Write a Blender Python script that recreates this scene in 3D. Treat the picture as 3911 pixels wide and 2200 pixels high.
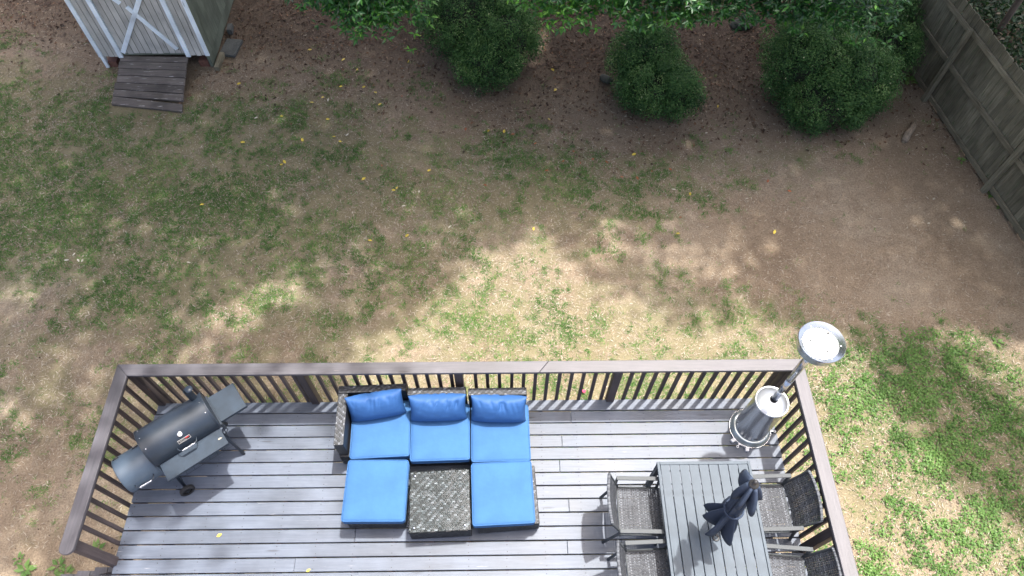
import bpy, bmesh, math, random
import numpy as np
from mathutils import Vector, Matrix

random.seed(7); rng = np.random.default_rng(7)
for o in list(bpy.data.objects): bpy.data.objects.remove(o)
scene = bpy.context.scene
COL = scene.collection

# ------------------------------------------------------------------ camera
DZ = 1.90                      # deck surface above the ground (ground = 0)
W, H = 3911, 2200              # size of the photograph; pixel coordinates below are in it
FPX, PITCH, YAW, ROLL = 2642.0, 1.0125, 0.0232, 0.013
CAMZ = 7.669 + DZ
cp, sp, cy_, sy_ = math.cos(PITCH), math.sin(PITCH), math.cos(YAW), math.sin(YAW)
FW = np.array([sy_*cp, cy_*cp, -sp]); RT = np.array([cy_, -sy_, 0.0]); UP = np.cross(RT, FW)
CR, SR = math.cos(ROLL), math.sin(ROLL)
CAM_R, CAM_U = CR*RT + SR*UP, -SR*RT + CR*UP
CAMP = np.array([0, 0, CAMZ])
cam_d = bpy.data.cameras.new('camera'); cam = bpy.data.objects.new('camera', cam_d); COL.objects.link(cam)
mw = Matrix.Identity(4)
for i in range(3):
    mw[i][0] = CAM_R[i]; mw[i][1] = CAM_U[i]; mw[i][2] = -FW[i]; mw[i][3] = CAMP[i]
cam.matrix_world = mw
cam_d.sensor_width = 36.0; cam_d.lens = FPX/W*36.0; cam_d.clip_start = 0.1; cam_d.clip_end = 2000
scene.camera = cam

# ------------------------------------------------------------------ sky, sun, exposure
KX, KY = 0.215, 0.222          # shadow shift per metre of height, read off the deck
SUN_DIR = Vector((KX, KY, 1)).normalized()
world = bpy.data.worlds.new('World'); scene.world = world; world.use_nodes = True
wn = world.node_tree.nodes; wl = world.node_tree.links
sky = wn.new('ShaderNodeTexSky'); sky.sky_type = 'NISHITA'; sky.sun_disc = False
sky.sun_elevation = math.asin(SUN_DIR.z); sky.sun_rotation = math.atan2(SUN_DIR.x, SUN_DIR.y)
sky.air_density = 0.6; sky.dust_density = 6.5; sky.ozone_density = 0.0
wl.new(sky.outputs[0], wn['Background'].inputs[0]); wn['Background'].inputs[1].default_value = 0.15
sd = bpy.data.lights.new('sun', 'SUN'); sd.energy = 2.25; sd.angle = math.radians(1.0); sd.color = (1.0, 0.98, 0.95)
sun = bpy.data.objects.new('sun', sd); COL.objects.link(sun)
sun.rotation_euler = (-SUN_DIR).to_track_quat('-Z', 'Y').to_euler(); sun.location = (6, 6, 30)
scene.view_settings.view_transform = 'Standard'; scene.view_settings.look = 'None'
scene.view_settings.gamma = 1.0; scene.view_settings.exposure = 1.85
scene.view_settings.use_curve_mapping = False
scene.render.engine = 'CYCLES'

# ------------------------------------------------------------------ pixel helpers
def ray(u, v):
    return FW + CAM_R*(u-W/2)/FPX - CAM_U*(v-H/2)/FPX
def at(u, v, z):
    d = ray(u, v); t = (z-CAMZ)/d[2]; return CAMP + d*t
def atD(x, y, z): return at(x*1.51825, y*1.51825, z)      # pixels of a 2576 wide view
def pix(P):
    d = np.asarray(P, float) - CAMP; z = d@FW; z = np.where(z < .05, .05, z)
    return (W/2 + FPX*(d@CAM_R)/z)/1.51825, (H/2 - FPX*(d@CAM_U)/z)/1.51825

# ------------------------------------------------------------------ materials
def _nt(name):
    m = bpy.data.materials.new(name); m.use_nodes = True; nt = m.node_tree
    return m, nt, nt.nodes, nt.links, nt.nodes['Principled BSDF']
def ramp(nodes, cols, poss=None):
    r = nodes.new('ShaderNodeValToRGB'); e = r.color_ramp.elements
    n = len(cols); poss = poss or [i/(n-1) for i in range(n)]
    while len(e) < n: e.new(0.5)
    for i, (c, p) in enumerate(zip(cols, poss)):
        e[i].position = p; e[i].color = (c[0], c[1], c[2], 1)
    return r
def mat(name, col, rough=.6, metal=0., var=.25, scale=8., bump=0., bscale=60., spec=.5, stretch=(1,1,1), objvar=0., coat=0.):
    m, nt, N, L, b = _nt(name)
    tc = N.new('ShaderNodeTexCoord'); mp = N.new('ShaderNodeMapping'); mp.inputs['Scale'].default_value = stretch
    L.new(tc.outputs['Object'], mp.inputs[0])
    nz = N.new('ShaderNodeTexNoise'); nz.inputs['Scale'].default_value = scale; nz.inputs['Detail'].default_value = 6; nz.inputs['Roughness'].default_value = .65
    L.new(mp.outputs[0], nz.inputs['Vector'])
    lo = [max(0, c*(1-var)) for c in col]; hi = [min(1, c*(1+var)) for c in col]
    r = ramp(N, [lo, hi], [.3, .7]); L.new(nz.outputs['Fac'], r.inputs[0])
    out = r.outputs[0]
    if objvar:
        oi = N.new('ShaderNodeObjectInfo'); hs = N.new('ShaderNodeHueSaturation')
        mr = N.new('ShaderNodeMapRange'); mr.inputs['To Min'].default_value = 1-objvar; mr.inputs['To Max'].default_value = 1+objvar
        L.new(oi.outputs['Random'], mr.inputs[0]); L.new(mr.outputs[0], hs.inputs['Value']); L.new(out, hs.inputs['Color']); out = hs.outputs[0]
        ad = N.new('ShaderNodeVectorMath'); ad.operation = 'ADD'; sc = N.new('ShaderNodeVectorMath'); sc.operation = 'SCALE'
        cb = N.new('ShaderNodeCombineXYZ'); L.new(oi.outputs['Random'], cb.inputs[0]); L.new(oi.outputs['Random'], cb.inputs[1]); L.new(oi.outputs['Random'], cb.inputs[2])
        L.new(cb.outputs[0], sc.inputs[0]); sc.inputs['Scale'].default_value = 57.0
        L.new(tc.outputs['Object'], ad.inputs[0]); L.new(sc.outputs[0], ad.inputs[1]); L.new(ad.outputs[0], mp.inputs[0])
    L.new(out, b.inputs['Base Color'])
    b.inputs['Roughness'].default_value = rough; b.inputs['Metallic'].default_value = metal; b.inputs['Specular IOR Level'].default_value = spec
    if coat: b.inputs['Coat Weight'].default_value = coat
    if bump:
        n2 = N.new('ShaderNodeTexNoise'); n2.inputs['Scale'].default_value = bscale; n2.inputs['Detail'].default_value = 4
        L.new(mp.outputs[0], n2.inputs['Vector'])
        bp = N.new('ShaderNodeBump'); bp.inputs['Strength'].default_value = bump; bp.inputs['Distance'].default_value = .01
        L.new(n2.outputs['Fac'], bp.inputs['Height']); L.new(bp.outputs[0], b.inputs['Normal'])
    return m
def wood(name, dark, light, axis=0, rough=.55, spec=.5, wear=None, objvar=.15, bump=.25, wearamt=.62):
    """painted or weathered boards: grain stretched along one axis, optional worn flecks"""
    m, nt, N, L, b = _nt(name)
    tc = N.new('ShaderNodeTexCoord'); oi = N.new('ShaderNodeObjectInfo')
    cb = N.new('ShaderNodeCombineXYZ')
    for k in range(3): L.new(oi.outputs['Random'], cb.inputs[k])
    sc = N.new('ShaderNodeVectorMath'); sc.operation = 'SCALE'; sc.inputs['Scale'].default_value = 91.0; L.new(cb.outputs[0], sc.inputs[0])
    ad = N.new('ShaderNodeVectorMath'); ad.operation = 'ADD'; L.new(tc.outputs['Object'], ad.inputs[0]); L.new(sc.outputs[0], ad.inputs[1])
    mp = N.new('ShaderNodeMapping'); s = [16., 16., 16.]; s[axis] = .9; mp.inputs['Scale'].default_value = s; L.new(ad.outputs[0], mp.inputs[0])
    nz = N.new('ShaderNodeTexNoise'); nz.inputs['Scale'].default_value = 3.; nz.inputs['Detail'].default_value = 8; nz.inputs['Roughness'].default_value = .7; L.new(mp.outputs[0], nz.inputs['Vector'])
    r = ramp(N, [dark, light], [.32, .68]); L.new(nz.outputs['Fac'], r.inputs[0])
    n3 = N.new('ShaderNodeTexNoise'); n3.inputs['Scale'].default_value = 2.2; n3.inputs['Detail'].default_value = 5; L.new(ad.outputs[0], n3.inputs['Vector'])
    hs = N.new('ShaderNodeHueSaturation'); mr = N.new('ShaderNodeMapRange'); mr.inputs['To Min'].default_value = 1-objvar; mr.inputs['To Max'].default_value = 1+objvar
    L.new(oi.outputs['Random'], mr.inputs[0])
    mm = N.new('ShaderNodeMapRange'); mm.inputs['From Min'].default_value = .3; mm.inputs['From Max'].default_value = .7; mm.inputs['To Min'].default_value = .72; mm.inputs['To Max'].default_value = 1.28; L.new(n3.outputs['Fac'], mm.inputs[0])
    mu = N.new('ShaderNodeMath'); mu.operation = 'MULTIPLY'; L.new(mr.outputs[0], mu.inputs[0]); L.new(mm.outputs[0], mu.inputs[1])
    L.new(mu.outputs[0], hs.inputs['Value']); L.new(r.outputs[0], hs.inputs['Color']); out = hs.outputs[0]
    mk = N.new('ShaderNodeMapping'); sk = [7., 7., 7.]; sk[axis] = 1.1; mk.inputs['Scale'].default_value = sk; L.new(ad.outputs[0], mk.inputs[0])
    vk = N.new('ShaderNodeTexVoronoi'); vk.inputs['Scale'].default_value = 1.3; L.new(mk.outputs[0], vk.inputs['Vector'])
    rk_ = ramp(N, [(.45,.42,.40), (1,1,1)], [.05, .13]); L.new(vk.outputs['Distance'], rk_.inputs[0])
    mkx = N.new('ShaderNodeMix'); mkx.data_type = 'RGBA'; mkx.blend_type = 'MULTIPLY'; mkx.inputs[0].default_value = .7; L.new(out, mkx.inputs[6]); L.new(rk_.outputs[0], mkx.inputs[7]); out = mkx.outputs[2]
    if wear:
        mp2 = N.new('ShaderNodeMapping'); s2 = [30., 30., 30.]; s2[axis] = 3.; mp2.inputs['Scale'].default_value = s2; L.new(ad.outputs[0], mp2.inputs[0])
        n2 = N.new('ShaderNodeTexNoise'); n2.inputs['Scale'].default_value = 1.6; n2.inputs['Detail'].default_value = 5; L.new(mp2.outputs[0], n2.inputs['Vector'])
        r2 = ramp(N, [(0,0,0), (1,1,1)], [wearamt, wearamt+.07]); L.new(n2.outputs['Fac'], r2.inputs[0])
        mx = N.new('ShaderNodeMix'); mx.data_type = 'RGBA'; L.new(r2.outputs[0], mx.inputs[0]); L.new(out, mx.inputs[6]); mx.inputs[7].default_value = (*wear, 1); out = mx.outputs[2]
    L.new(out, b.inputs['Base Color'])
    rr = N.new('ShaderNodeMapRange'); rr.inputs['To Min'].default_value = rough-.1; rr.inputs['To Max'].default_value = rough+.12; L.new(n3.outputs['Fac'], rr.inputs[0]); L.new(rr.outputs[0], b.inputs['Roughness'])
    b.inputs['Specular IOR Level'].default_value = spec
    bp = N.new('ShaderNodeBump'); bp.inputs['Strength'].default_value = bump; bp.inputs['Distance'].default_value = .004; L.new(nz.outputs['Fac'], bp.inputs['Height']); L.new(bp.outputs[0], b.inputs['Normal'])
    return m
def attr_mat(name, cols, poss=None, rough=.55, spec=.35, trans=0., metal=0., attr='rnd'):
    """colour picked per piece from a point attribute; thin leaves let some light through"""
    m, nt, N, L, b = _nt(name)
    a = N.new('ShaderNodeAttribute'); a.attribute_name = attr
    r = ramp(N, cols, poss); L.new(a.outputs['Fac'], r.inputs[0]); L.new(r.outputs[0], b.inputs['Base Color'])
    b.inputs['Roughness'].default_value = rough; b.inputs['Specular IOR Level'].default_value = spec; b.inputs['Metallic'].default_value = metal
    if trans:
        t = N.new('ShaderNodeBsdfTranslucent'); mx = N.new('ShaderNodeMixShader'); mx.inputs[0].default_value = trans
        hs = N.new('ShaderNodeHueSaturation'); hs.inputs['Saturation'].default_value = 1.15; hs.inputs['Value'].default_value = 1.5
        L.new(r.outputs[0], hs.inputs['Color']); L.new(hs.outputs[0], t.inputs[0])
        L.new(b.outputs[0], mx.inputs[1]); L.new(t.outputs[0], mx.inputs[2]); L.new(mx.outputs[0], N['Material Output'].inputs[0])
    return m

M = {}
M['deck'] = wood('deck_stain', (.069,.083,.110), (.098,.116,.149), 0, rough=.50, spec=.42, wear=(.24,.245,.27), objvar=.12, wearamt=.70)
M['deck_y'] = wood('deck_stain_side', (.062,.059,.066), (.094,.089,.097), 1, rough=.5, spec=.45, wear=(.27,.24,.22), objvar=.08, wearamt=.72)
M['rail_x'] = wood('rail_stain', (.062,.059,.066), (.094,.089,.097), 0, rough=.5, spec=.45, wear=(.27,.24,.22), objvar=.1, wearamt=.72)
M['bal'] = wood('baluster_stain', (.050,.040,.040), (.085,.068,.066), 2, rough=.6, spec=.3, wear=(.22,.15,.11), objvar=.2, wearamt=.72)
M['joist'] = wood('joist_wood', (.09,.06,.045), (.15,.10,.07), 1, rough=.8, spec=.2)
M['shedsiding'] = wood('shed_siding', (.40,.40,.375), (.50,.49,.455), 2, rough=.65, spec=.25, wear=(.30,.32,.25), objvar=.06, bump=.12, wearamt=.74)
M['shedtrim'] = wood('shed_trim_white', (.66,.76,.83), (.80,.87,.92), 2, rough=.5, spec=.3, wear=(.42,.40,.36), objvar=.04, bump=.1, wearamt=.76)
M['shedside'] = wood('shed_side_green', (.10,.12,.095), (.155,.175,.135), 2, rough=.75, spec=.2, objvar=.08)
M['ramp'] = wood('ramp_weathered', (.075,.064,.056), (.160,.138,.120), 0, rough=.75, spec=.3, wear=(.46,.43,.40), objvar=.2, wearamt=.635, bump=.5)
M['fence'] = wood('fence_weathered', (.105,.099,.070), (.215,.198,.142), 2, rough=.85, spec=.15, wear=(.105,.125,.070), objvar=.28, bump=.4, wearamt=.60)
M['fencerail'] = wood('fence_rail_weathered', (.125,.115,.080), (.235,.212,.152), 1, rough=.85, spec=.15, objvar=.15, bump=.4)
M['bark'] = mat('bark', (.10,.075,.055), .9, var=.5, scale=14, bump=.8, bscale=30, stretch=(1,1,.25))
M['twig'] = mat('twig_bark', (.12,.09,.055), .8, var=.3, scale=30)
M['shingle'] = mat('roof_shingle', (.10,.095,.09), .9, var=.4, scale=60, bump=.4)
M['brickred'] = mat('red_brick', (.15,.07,.05), .85, var=.3, scale=20)
M['concrete'] = mat('concrete_block', (.075,.08,.075), .9, var=.3, scale=30, bump=.4)
M['rock'] = mat('mossy_rock', (.05,.054,.042), .9, var=.4, scale=9, bump=.6, bscale=20)
M['grill'] = mat('black_satin_steel', (.014,.022,.034), .45, var=.2, scale=10, spec=.5, bump=.02, bscale=300)
M['grillgrey'] = mat('grey_satin_steel', (.055,.082,.115), .45, var=.12, scale=9, spec=.6)
M['grillshelf'] = mat('dark_shelf_steel', (.020,.032,.048), .55, var=.3, scale=7, spec=.4)
M['blackpl'] = mat('black_plastic', (.015,.015,.016), .55, var=.2, scale=20)
M['chrome'] = mat('chrome', (.75,.76,.78), .18, 1., var=.05, scale=20)
M['steel'] = mat('brushed_steel', (.50,.52,.55), .24, 1., var=.10, scale=3, stretch=(12,12,.6))
M['steeltop'] = mat('steel_top', (.52,.545,.57), .42, 1., var=.06, scale=4)
M['steeldisc'] = mat('steel_disc', (.50,.53,.56), .25, 1., var=.08, scale=6)
M['galv'] = mat('galvanised_base', (.42,.47,.48), .33, .9, var=.12, scale=5)
M['white'] = mat('white_plastic', (.72,.73,.74), .45, var=.05)
M['rubber'] = mat('rubber', (.018,.018,.019), .75, var=.2)
M['dial'] = mat('dial_face', (.70,.71,.70), .4, var=.05)
M['red'] = mat('red_badge_print', (.62,.02,.03), .4, var=.05)
M['lettering'] = mat('silver_lettering', (.62,.62,.62), .35, .6, var=.05)
M['blue'] = mat('blue_canvas', (.040,.112,.250), .85, var=.12, scale=3.5, bump=.35, bscale=11, spec=.2)
M['bluepil'] = mat('blue_pillow_canvas', (.022,.080,.225), .62, var=.06, scale=20, bump=.05, bscale=600, spec=.35)
M['tabledark'] = mat('charcoal_table_metal', (.062,.080,.098), .62, var=.22, scale=5, spec=.35)
M['framedark'] = mat('charcoal_frame_metal', (.050,.057,.062), .6, var=.15, scale=8, spec=.35)
M['navy'] = mat('navy_umbrella_cloth', (.030,.043,.072), .75, var=.12, scale=12, bump=.05, bscale=500, spec=.25)
M['polegrey'] = mat('bronze_pole', (.05,.05,.052), .4, .4, var=.1)
M['wickerbody'] = mat('black_wicker_side', (.014,.015,.017), .5, var=.55, scale=55, bump=.6, bscale=80)
M['wicker'] = attr_mat('wicker_strand', [(.010,.011,.012), (.028,.031,.036), (.075,.083,.096), (.19,.205,.23)], [0, .4, .75, 1], rough=.5, spec=.4)
M['chairweave'] = attr_mat('chair_strand', [(.026,.028,.033), (.070,.076,.086), (.14,.152,.17)], rough=.58, spec=.3)
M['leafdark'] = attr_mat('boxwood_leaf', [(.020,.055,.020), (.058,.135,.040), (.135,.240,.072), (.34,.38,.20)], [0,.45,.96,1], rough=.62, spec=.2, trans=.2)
M['laurel'] = attr_mat('laurel_leaf', [(.018,.060,.022), (.035,.125,.030), (.085,.25,.035), (.16,.36,.05)], [0,.4,.85,1], rough=.38, spec=.5, trans=.28)
M['oakleaf'] = attr_mat('shade_tree_leaf', [(.045,.085,.030), (.09,.16,.05)], rough=.5, spec=.3, trans=.40)
M['ivy'] = attr_mat('ivy_leaf', [(.012,.03,.012), (.03,.07,.022), (.07,.13,.04), (.16,.13,.08)], [0,.5,.93,1], rough=.5, spec=.4, trans=.15)
M['grass'] = attr_mat('grass_blade', [(.046,.118,.026), (.082,.188,.040), (.155,.265,.066), (.36,.31,.17)], [0,.45,.8,1], rough=.6, spec=.25, trans=.2)
M['weed'] = attr_mat('weed_leaf', [(.055,.118,.026), (.105,.205,.046), (.175,.285,.078)], rough=.5, spec=.35, trans=.25)
M['straw'] = attr_mat('dry_straw', [(.20,.15,.11), (.32,.265,.195), (.46,.41,.325), (.62,.59,.52)], [0,.4,.85,1], rough=.8, spec=.2)
M['litter'] = attr_mat('leaf_litter', [(.042,.026,.018), (.085,.048,.029), (.17,.092,.048), (.42,.35,.24)], [0,.45,.9,1], rough=.7, spec=.3)  # brown litter leaves, darkened in colour for the shade at the back
M['yellowleaf'] = mat('yellow_leaf', (.62,.46,.05), .5, var=.25, scale=20, objvar=.2)
M['redleaf'] = mat('rust_leaf', (.34,.10,.035), .6, var=.3, scale=20, objvar=.2)
M['paleleaf'] = mat('pale_dry_leaf', (.50,.46,.36), .7, var=.2, scale=20, objvar=.15)
M['gumball'] = mat('seed_pod', (.06,.038,.025), .9, var=.3, scale=40)
M['pinkflower'] = mat('pink_petal', (.62,.05,.12), .5, var=.2, scale=30)
M['log'] = mat('grey_log', (.26,.21,.155), .9, var=.5, scale=10, bump=.5, stretch=(1,6,6))
def glass_mat():
    m, nt, N, L, b = _nt('table_glass')
    t = N.new('ShaderNodeBsdfTransparent'); t.inputs[0].default_value = (.93,.95,.95,1)
    g = N.new('ShaderNodeBsdfGlossy'); g.inputs['Roughness'].default_value = .04; g.inputs['Color'].default_value = (.14,.145,.155,1)
    nz = N.new('ShaderNodeTexNoise'); nz.inputs['Scale'].default_value = 12; bp = N.new('ShaderNodeBump'); bp.inputs['Strength'].default_value = .06; L.new(nz.outputs['Fac'], bp.inputs['Height']); L.new(bp.outputs[0], g.inputs['Normal'])
    f = N.new('ShaderNodeFresnel'); f.inputs[0].default_value = 1.5
    mx = N.new('ShaderNodeMixShader'); L.new(f.outputs[0], mx.inputs[0]); L.new(t.outputs[0], mx.inputs[1]); L.new(g.outputs[0], mx.inputs[2]); L.new(mx.outputs[0], N['Material Output'].inputs[0])
    return m
M['glass'] = glass_mat()

# ------------------------------------------------------------------ mesh helpers
class MB:
    def __init__(s): s.v = []; s.f = []; s.r = None
    def add(s, vs, fs, T=None):
        o = len(s.v)
        s.v += [tuple(T @ Vector(p)) for p in vs] if T is not None else [tuple(p) for p in vs]
        s.f += [tuple(i+o for i in f) for f in fs]; return s
    def box(s, x0, x1, y0, y1, z0, z1, T=None):
        vs = [(x0,y0,z0),(x1,y0,z0),(x1,y1,z0),(x0,y1,z0),(x0,y0,z1),(x1,y0,z1),(x1,y1,z1),(x0,y1,z1)]
        return s.add(vs, [(3,2,1,0),(4,5,6,7),(0,1,5,4),(1,2,6,5),(2,3,7,6),(3,0,4,7)], T)
    def prism(s, poly, z0, z1, T=None):
        n = len(poly); vs = [(x,y,z0) for x,y in poly] + [(x,y,z1) for x,y in poly]
        fs = [tuple(range(n-1,-1,-1)), tuple(range(n,2*n))] + [(i,(i+1)%n,n+(i+1)%n,n+i) for i in range(n)]
        return s.add(vs, fs, T)
    def lathe(s, prof, n=32, T=None, cap=True):
        vs = []; fs = []
        for r, z in prof:
            for k in range(n):
                a = 2*math.pi*k/n; vs.append((r*math.cos(a), r*math.sin(a), z))
        for i in range(len(prof)-1):
            for k in range(n): fs.append((i*n+k, i*n+(k+1)%n, (i+1)*n+(k+1)%n, (i+1)*n+k))
        if cap:
            fs.append(tuple(range(n-1,-1,-1))); fs.append(tuple((len(prof)-1)*n+k for k in range(n)))
        return s.add(vs, fs, T)
    def tube(s, pts, rad, n=8, T=None, closed=False):
        pts = [Vector(p) for p in pts]; m = len(pts)
        rads = rad if isinstance(rad, (list, tuple)) else [rad]*m
        vs = []; fs = []; prev = None
        for i, p in enumerate(pts):
            if closed: d = pts[(i+1) % m] - pts[i-1]
            else: d = pts[min(i+1, m-1)] - pts[max(i-1, 0)]
            d.normalize()
            a = prev if prev is not None else (Vector((0,0,1)) if abs(d.z) < .9 else Vector((1,0,0)))
            x = (a - d*a.dot(d)).normalized(); y = d.cross(x); prev = x
            for k in range(n):
                t = 2*math.pi*k/n; vs.append(p + x*(rads[i]*math.cos(t)) + y*(rads[i]*math.sin(t)))
        for i in range(m if closed else m-1):
            j = (i+1) % m
            for k in range(n): fs.append((i*n+k, i*n+(k+1)%n, j*n+(k+1)%n, j*n+k))
        if not closed:
            fs.append(tuple(range(n-1,-1,-1))); fs.append(tuple((m-1)*n+k for k in range(n)))
        return s.add(vs, fs, T)
    def mesh(s, name):
        me = bpy.data.meshes.new(name); me.from_pydata(s.v, [], s.f); me.update(); return me
    def build(s, name, m, parent=None, bevel=0., smooth=False, seg=2, kind=None):
        me = s.mesh(name)
        if s.r is not None:
            at_ = me.attributes.new('rnd', 'FLOAT', 'POINT'); at_.data.foreach_set('value', np.asarray(s.r, dtype=np.float32))
        return link(name, me, m, parent, bevel, smooth, seg, kind)
def link(name, me, m, parent=None, bevel=0., smooth=False, seg=2, kind=None):
    if m is not None and len(me.materials) == 0: me.materials.append(M[m] if isinstance(m, str) else m)
    if smooth: me.polygons.foreach_set('use_smooth', [True]*len(me.polygons))
    o = bpy.data.objects.new(name, me); COL.objects.link(o)
    if parent is not None: o.parent = parent
    if bevel:
        b = o.modifiers.new('bevel', 'BEVEL'); b.width = bevel; b.segments = seg; b.limit_method = 'ANGLE'; b.angle_limit = math.radians(40)
    if smooth and bevel: pass
    if kind: o['kind'] = kind
    return o
def tag(o, label=None, cat=None, group=None, kind=None):
    if label: o['label'] = label
    if cat: o['category'] = cat
    if group: o['group'] = group
    if kind: o['kind'] = kind
    return o
def thing(name, label, cat, loc=(0,0,0), rz=0., group=None):
    o = bpy.data.objects.new(name, None); COL.objects.link(o); o.empty_display_size = .1
    o.location = loc; o.rotation_euler = (0,0,rz); return tag(o, label, cat, group)
def copy_tree(o, parent=None):
    c = o.copy(); COL.objects.link(c); c.parent = parent
    for ch in list(o.children): copy_tree(ch, c)
    return c
def fast_mesh(name, verts, faces, rnd=None):
    """verts (n,3), faces (m,k) arrays"""
    me = bpy.data.meshes.new(name); verts = np.asarray(verts, np.float32); faces = np.asarray(faces, np.int32)
    m, k = faces.shape
    me.vertices.add(len(verts)); me.vertices.foreach_set('co', verts.ravel())
    me.loops.add(m*k); me.loops.foreach_set('vertex_index', faces.ravel())
    me.polygons.add(m); me.polygons.foreach_set('loop_start', np.arange(0, m*k, k, dtype=np.int32))
    me.update(calc_edges=True)
    if rnd is not None:
        a = me.attributes.new('rnd', 'FLOAT', 'POINT'); a.data.foreach_set('value', np.asarray(rnd, np.float32))
    return me
def leaves_mesh(name, pos, nrm, size, rnd, aspect=.55, bend=.12, axis=None):
    """one folded leaf (two quads sharing a midrib) per position; nrm = facing, axis = leaf direction"""
    n = len(pos); pos = np.asarray(pos, float); nrm = np.asarray(nrm, float)
    nrm = nrm/np.maximum(np.linalg.norm(nrm, axis=1, keepdims=True), 1e-6)
    if axis is None: axis = rng.normal(size=(n,3))
    axis = axis - nrm*np.sum(axis*nrm, axis=1, keepdims=True)
    axis = axis/np.maximum(np.linalg.norm(axis, axis=1, keepdims=True), 1e-6)
    side = np.cross(nrm, axis); s = np.asarray(size, float).reshape(-1,1)
    w = s*aspect*.5
    p0 = pos; p3 = pos + axis*s - nrm*s*bend
    mid = pos + axis*s*.45
    a = mid + side*w + nrm*s*bend*.6; b = mid - side*w + nrm*s*bend*.6
    V = np.stack([p0, a, p3, b], 1).reshape(-1,3)
    idx = np.arange(n)[:,None]*4
    F = np.concatenate([idx + np.array([[0,1,2]]), idx + np.array([[0,2,3]])], 0)
    return fast_mesh(name, V, F, np.repeat(rnd, 4))

def smoothnoise(x, y, seed=0, cell=1.0):
    """value noise on numpy arrays, 0..1"""
    r = np.random.default_rng(seed).random((64,64)); x = np.asarray(x)/cell; y = np.asarray(y)/cell
    xi = np.floor(x).astype(int); yi = np.floor(y).astype(int); fx = x-xi; fy = y-yi
    fx = fx*fx*(3-2*fx); fy = fy*fy*(3-2*fy)
    g = lambda i, j: r[i % 64, j % 64]
    return (g(xi,yi)*(1-fx)+g(xi+1,yi)*fx)*(1-fy) + (g(xi,yi+1)*(1-fx)+g(xi+1,yi+1)*fx)*fy
def fbm(x, y, seed=0, cell=1.0):
    return .5*smoothnoise(x,y,seed,cell)+.3*smoothnoise(x,y,seed+1,cell*.45)+.2*smoothnoise(x,y,seed+2,cell*.2)

# ------------------------------------------------------------------ what grows where (read off the photograph, on the ground plane)
GY = np.array([0,100,150,300,400,500,600,700,800,900,1000,1100,1300,1449.])
GREEN = np.array([
 [.10,.00,.00,.00,.00,.05,.05,.00,.00,.00,.00,.00,.00,.00],
 [.20,.12,.05,.05,.06,.06,.02,.00,.00,.00,.00,.00,.00,.00],
 [.40,.32,.15,.12,.15,.10,.02,.00,.00,.00,.00,.00,.00,.00],
 [.80,.60,.45,.50,.50,.32,.20,.12,.08,.06,.10,.10,.06,.03],
 [.80,.70,.55,.48,.45,.42,.38,.50,.35,.32,.36,.12,.05,.04],
 [.60,.65,.66,.62,.48,.50,.46,.50,.38,.30,.14,.05,.03,.03],
 [.42,.52,.52,.36,.30,.30,.36,.30,.20,.06,.03,.02,.02,.02],
 [.25,.30,.42,.26,.22,.30,.32,.30,.28,.22,.06,.03,.03,.03],
 [.12,.26,.26,.18,.36,.36,.42,.42,.42,.36,.34,.16,.16,.10],
 [.30,.22,.28,.22,.42,.44,.48,.48,.52,.52,.64,.78,.74,.40],
 [.36,.38,.32,.24,.42,.44,.50,.50,.52,.52,.66,.80,.92,.62],
 [.26,.26,.30,.30,.45,.45,.50,.50,.52,.55,.66,.72,.84,.90],
 [.10,.16,.20,.30,.45,.45,.50,.50,.52,.55,.55,.58,.62,.82],
 [.10,.12,.18,.30,.45,.45,.50,.50,.52,.55,.40,.45,.60,.72]])
LITTER_SHADE = np.array([  # leaf litter and mulch; back rows raised to put shade into the colour
 [.85,.95,.95,1.,1.,1.,1.,1.,1.,1.,1.,1.,1.,1.],
 [.50,.6,.7,.85,.95,.95,1.,1.,1.,1.,1.,1.,1.,1.],
 [.20,.3,.4,.50,.65,.75,.8,1.,1.,1.,1.,.9,.6,.8],
 [.05,.05,.06,.12,.2,.25,.3,.5,.6,.6,.5,.4,.35,.6],
 [.03,.03,.03,.05,.06,.08,.1,.25,.25,.15,.1,.12,.2,.4],
 [.02,.02,.02,.03,.04,.05,.05,.06,.06,.05,.05,.05,.1,.3]] + [[.01]*14]*8)
GREEN[9:,10:] *= .76; GREEN[6:,0:5] = np.clip(GREEN[6:,0:5]+.11, 0, .9); GREEN[3:9] = np.clip(GREEN[3:9]*1.12+.07*(GREEN[3:9] > .1), 0, .92)
def gridval(G, X, Y):
    u, v = pix(np.stack([X, Y, np.zeros_like(X)], -1))
    u = np.clip(u, 0, 2599)/200; v = np.clip(v, 0, 1448.9)
    c = np.floor(u).astype(int); fu = u-c; r = np.clip(np.searchsorted(GY, v, side='right')-1, 0, len(GY)-2); fv = (v-GY[r])/(GY[r+1]-GY[r])
    c1 = np.minimum(c+1, 13)
    return (G[r,c]*(1-fu)+G[r,c1]*fu)*(1-fv) + (G[r+1,c]*(1-fu)+G[r+1,c1]*fu)*fv
def inside(poly, x, y):
    r = np.zeros(np.shape(x), bool); n = len(poly)
    for i in range(n):
        x0, y0 = poly[i]; x1, y1 = poly[(i+1) % n]
        c = ((y0 > y) != (y1 > y)) & (x < (x1-x0)*(y-y0)/((y1-y0) if y1 != y0 else 1e-9) + x0); r ^= c
    return r

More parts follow.
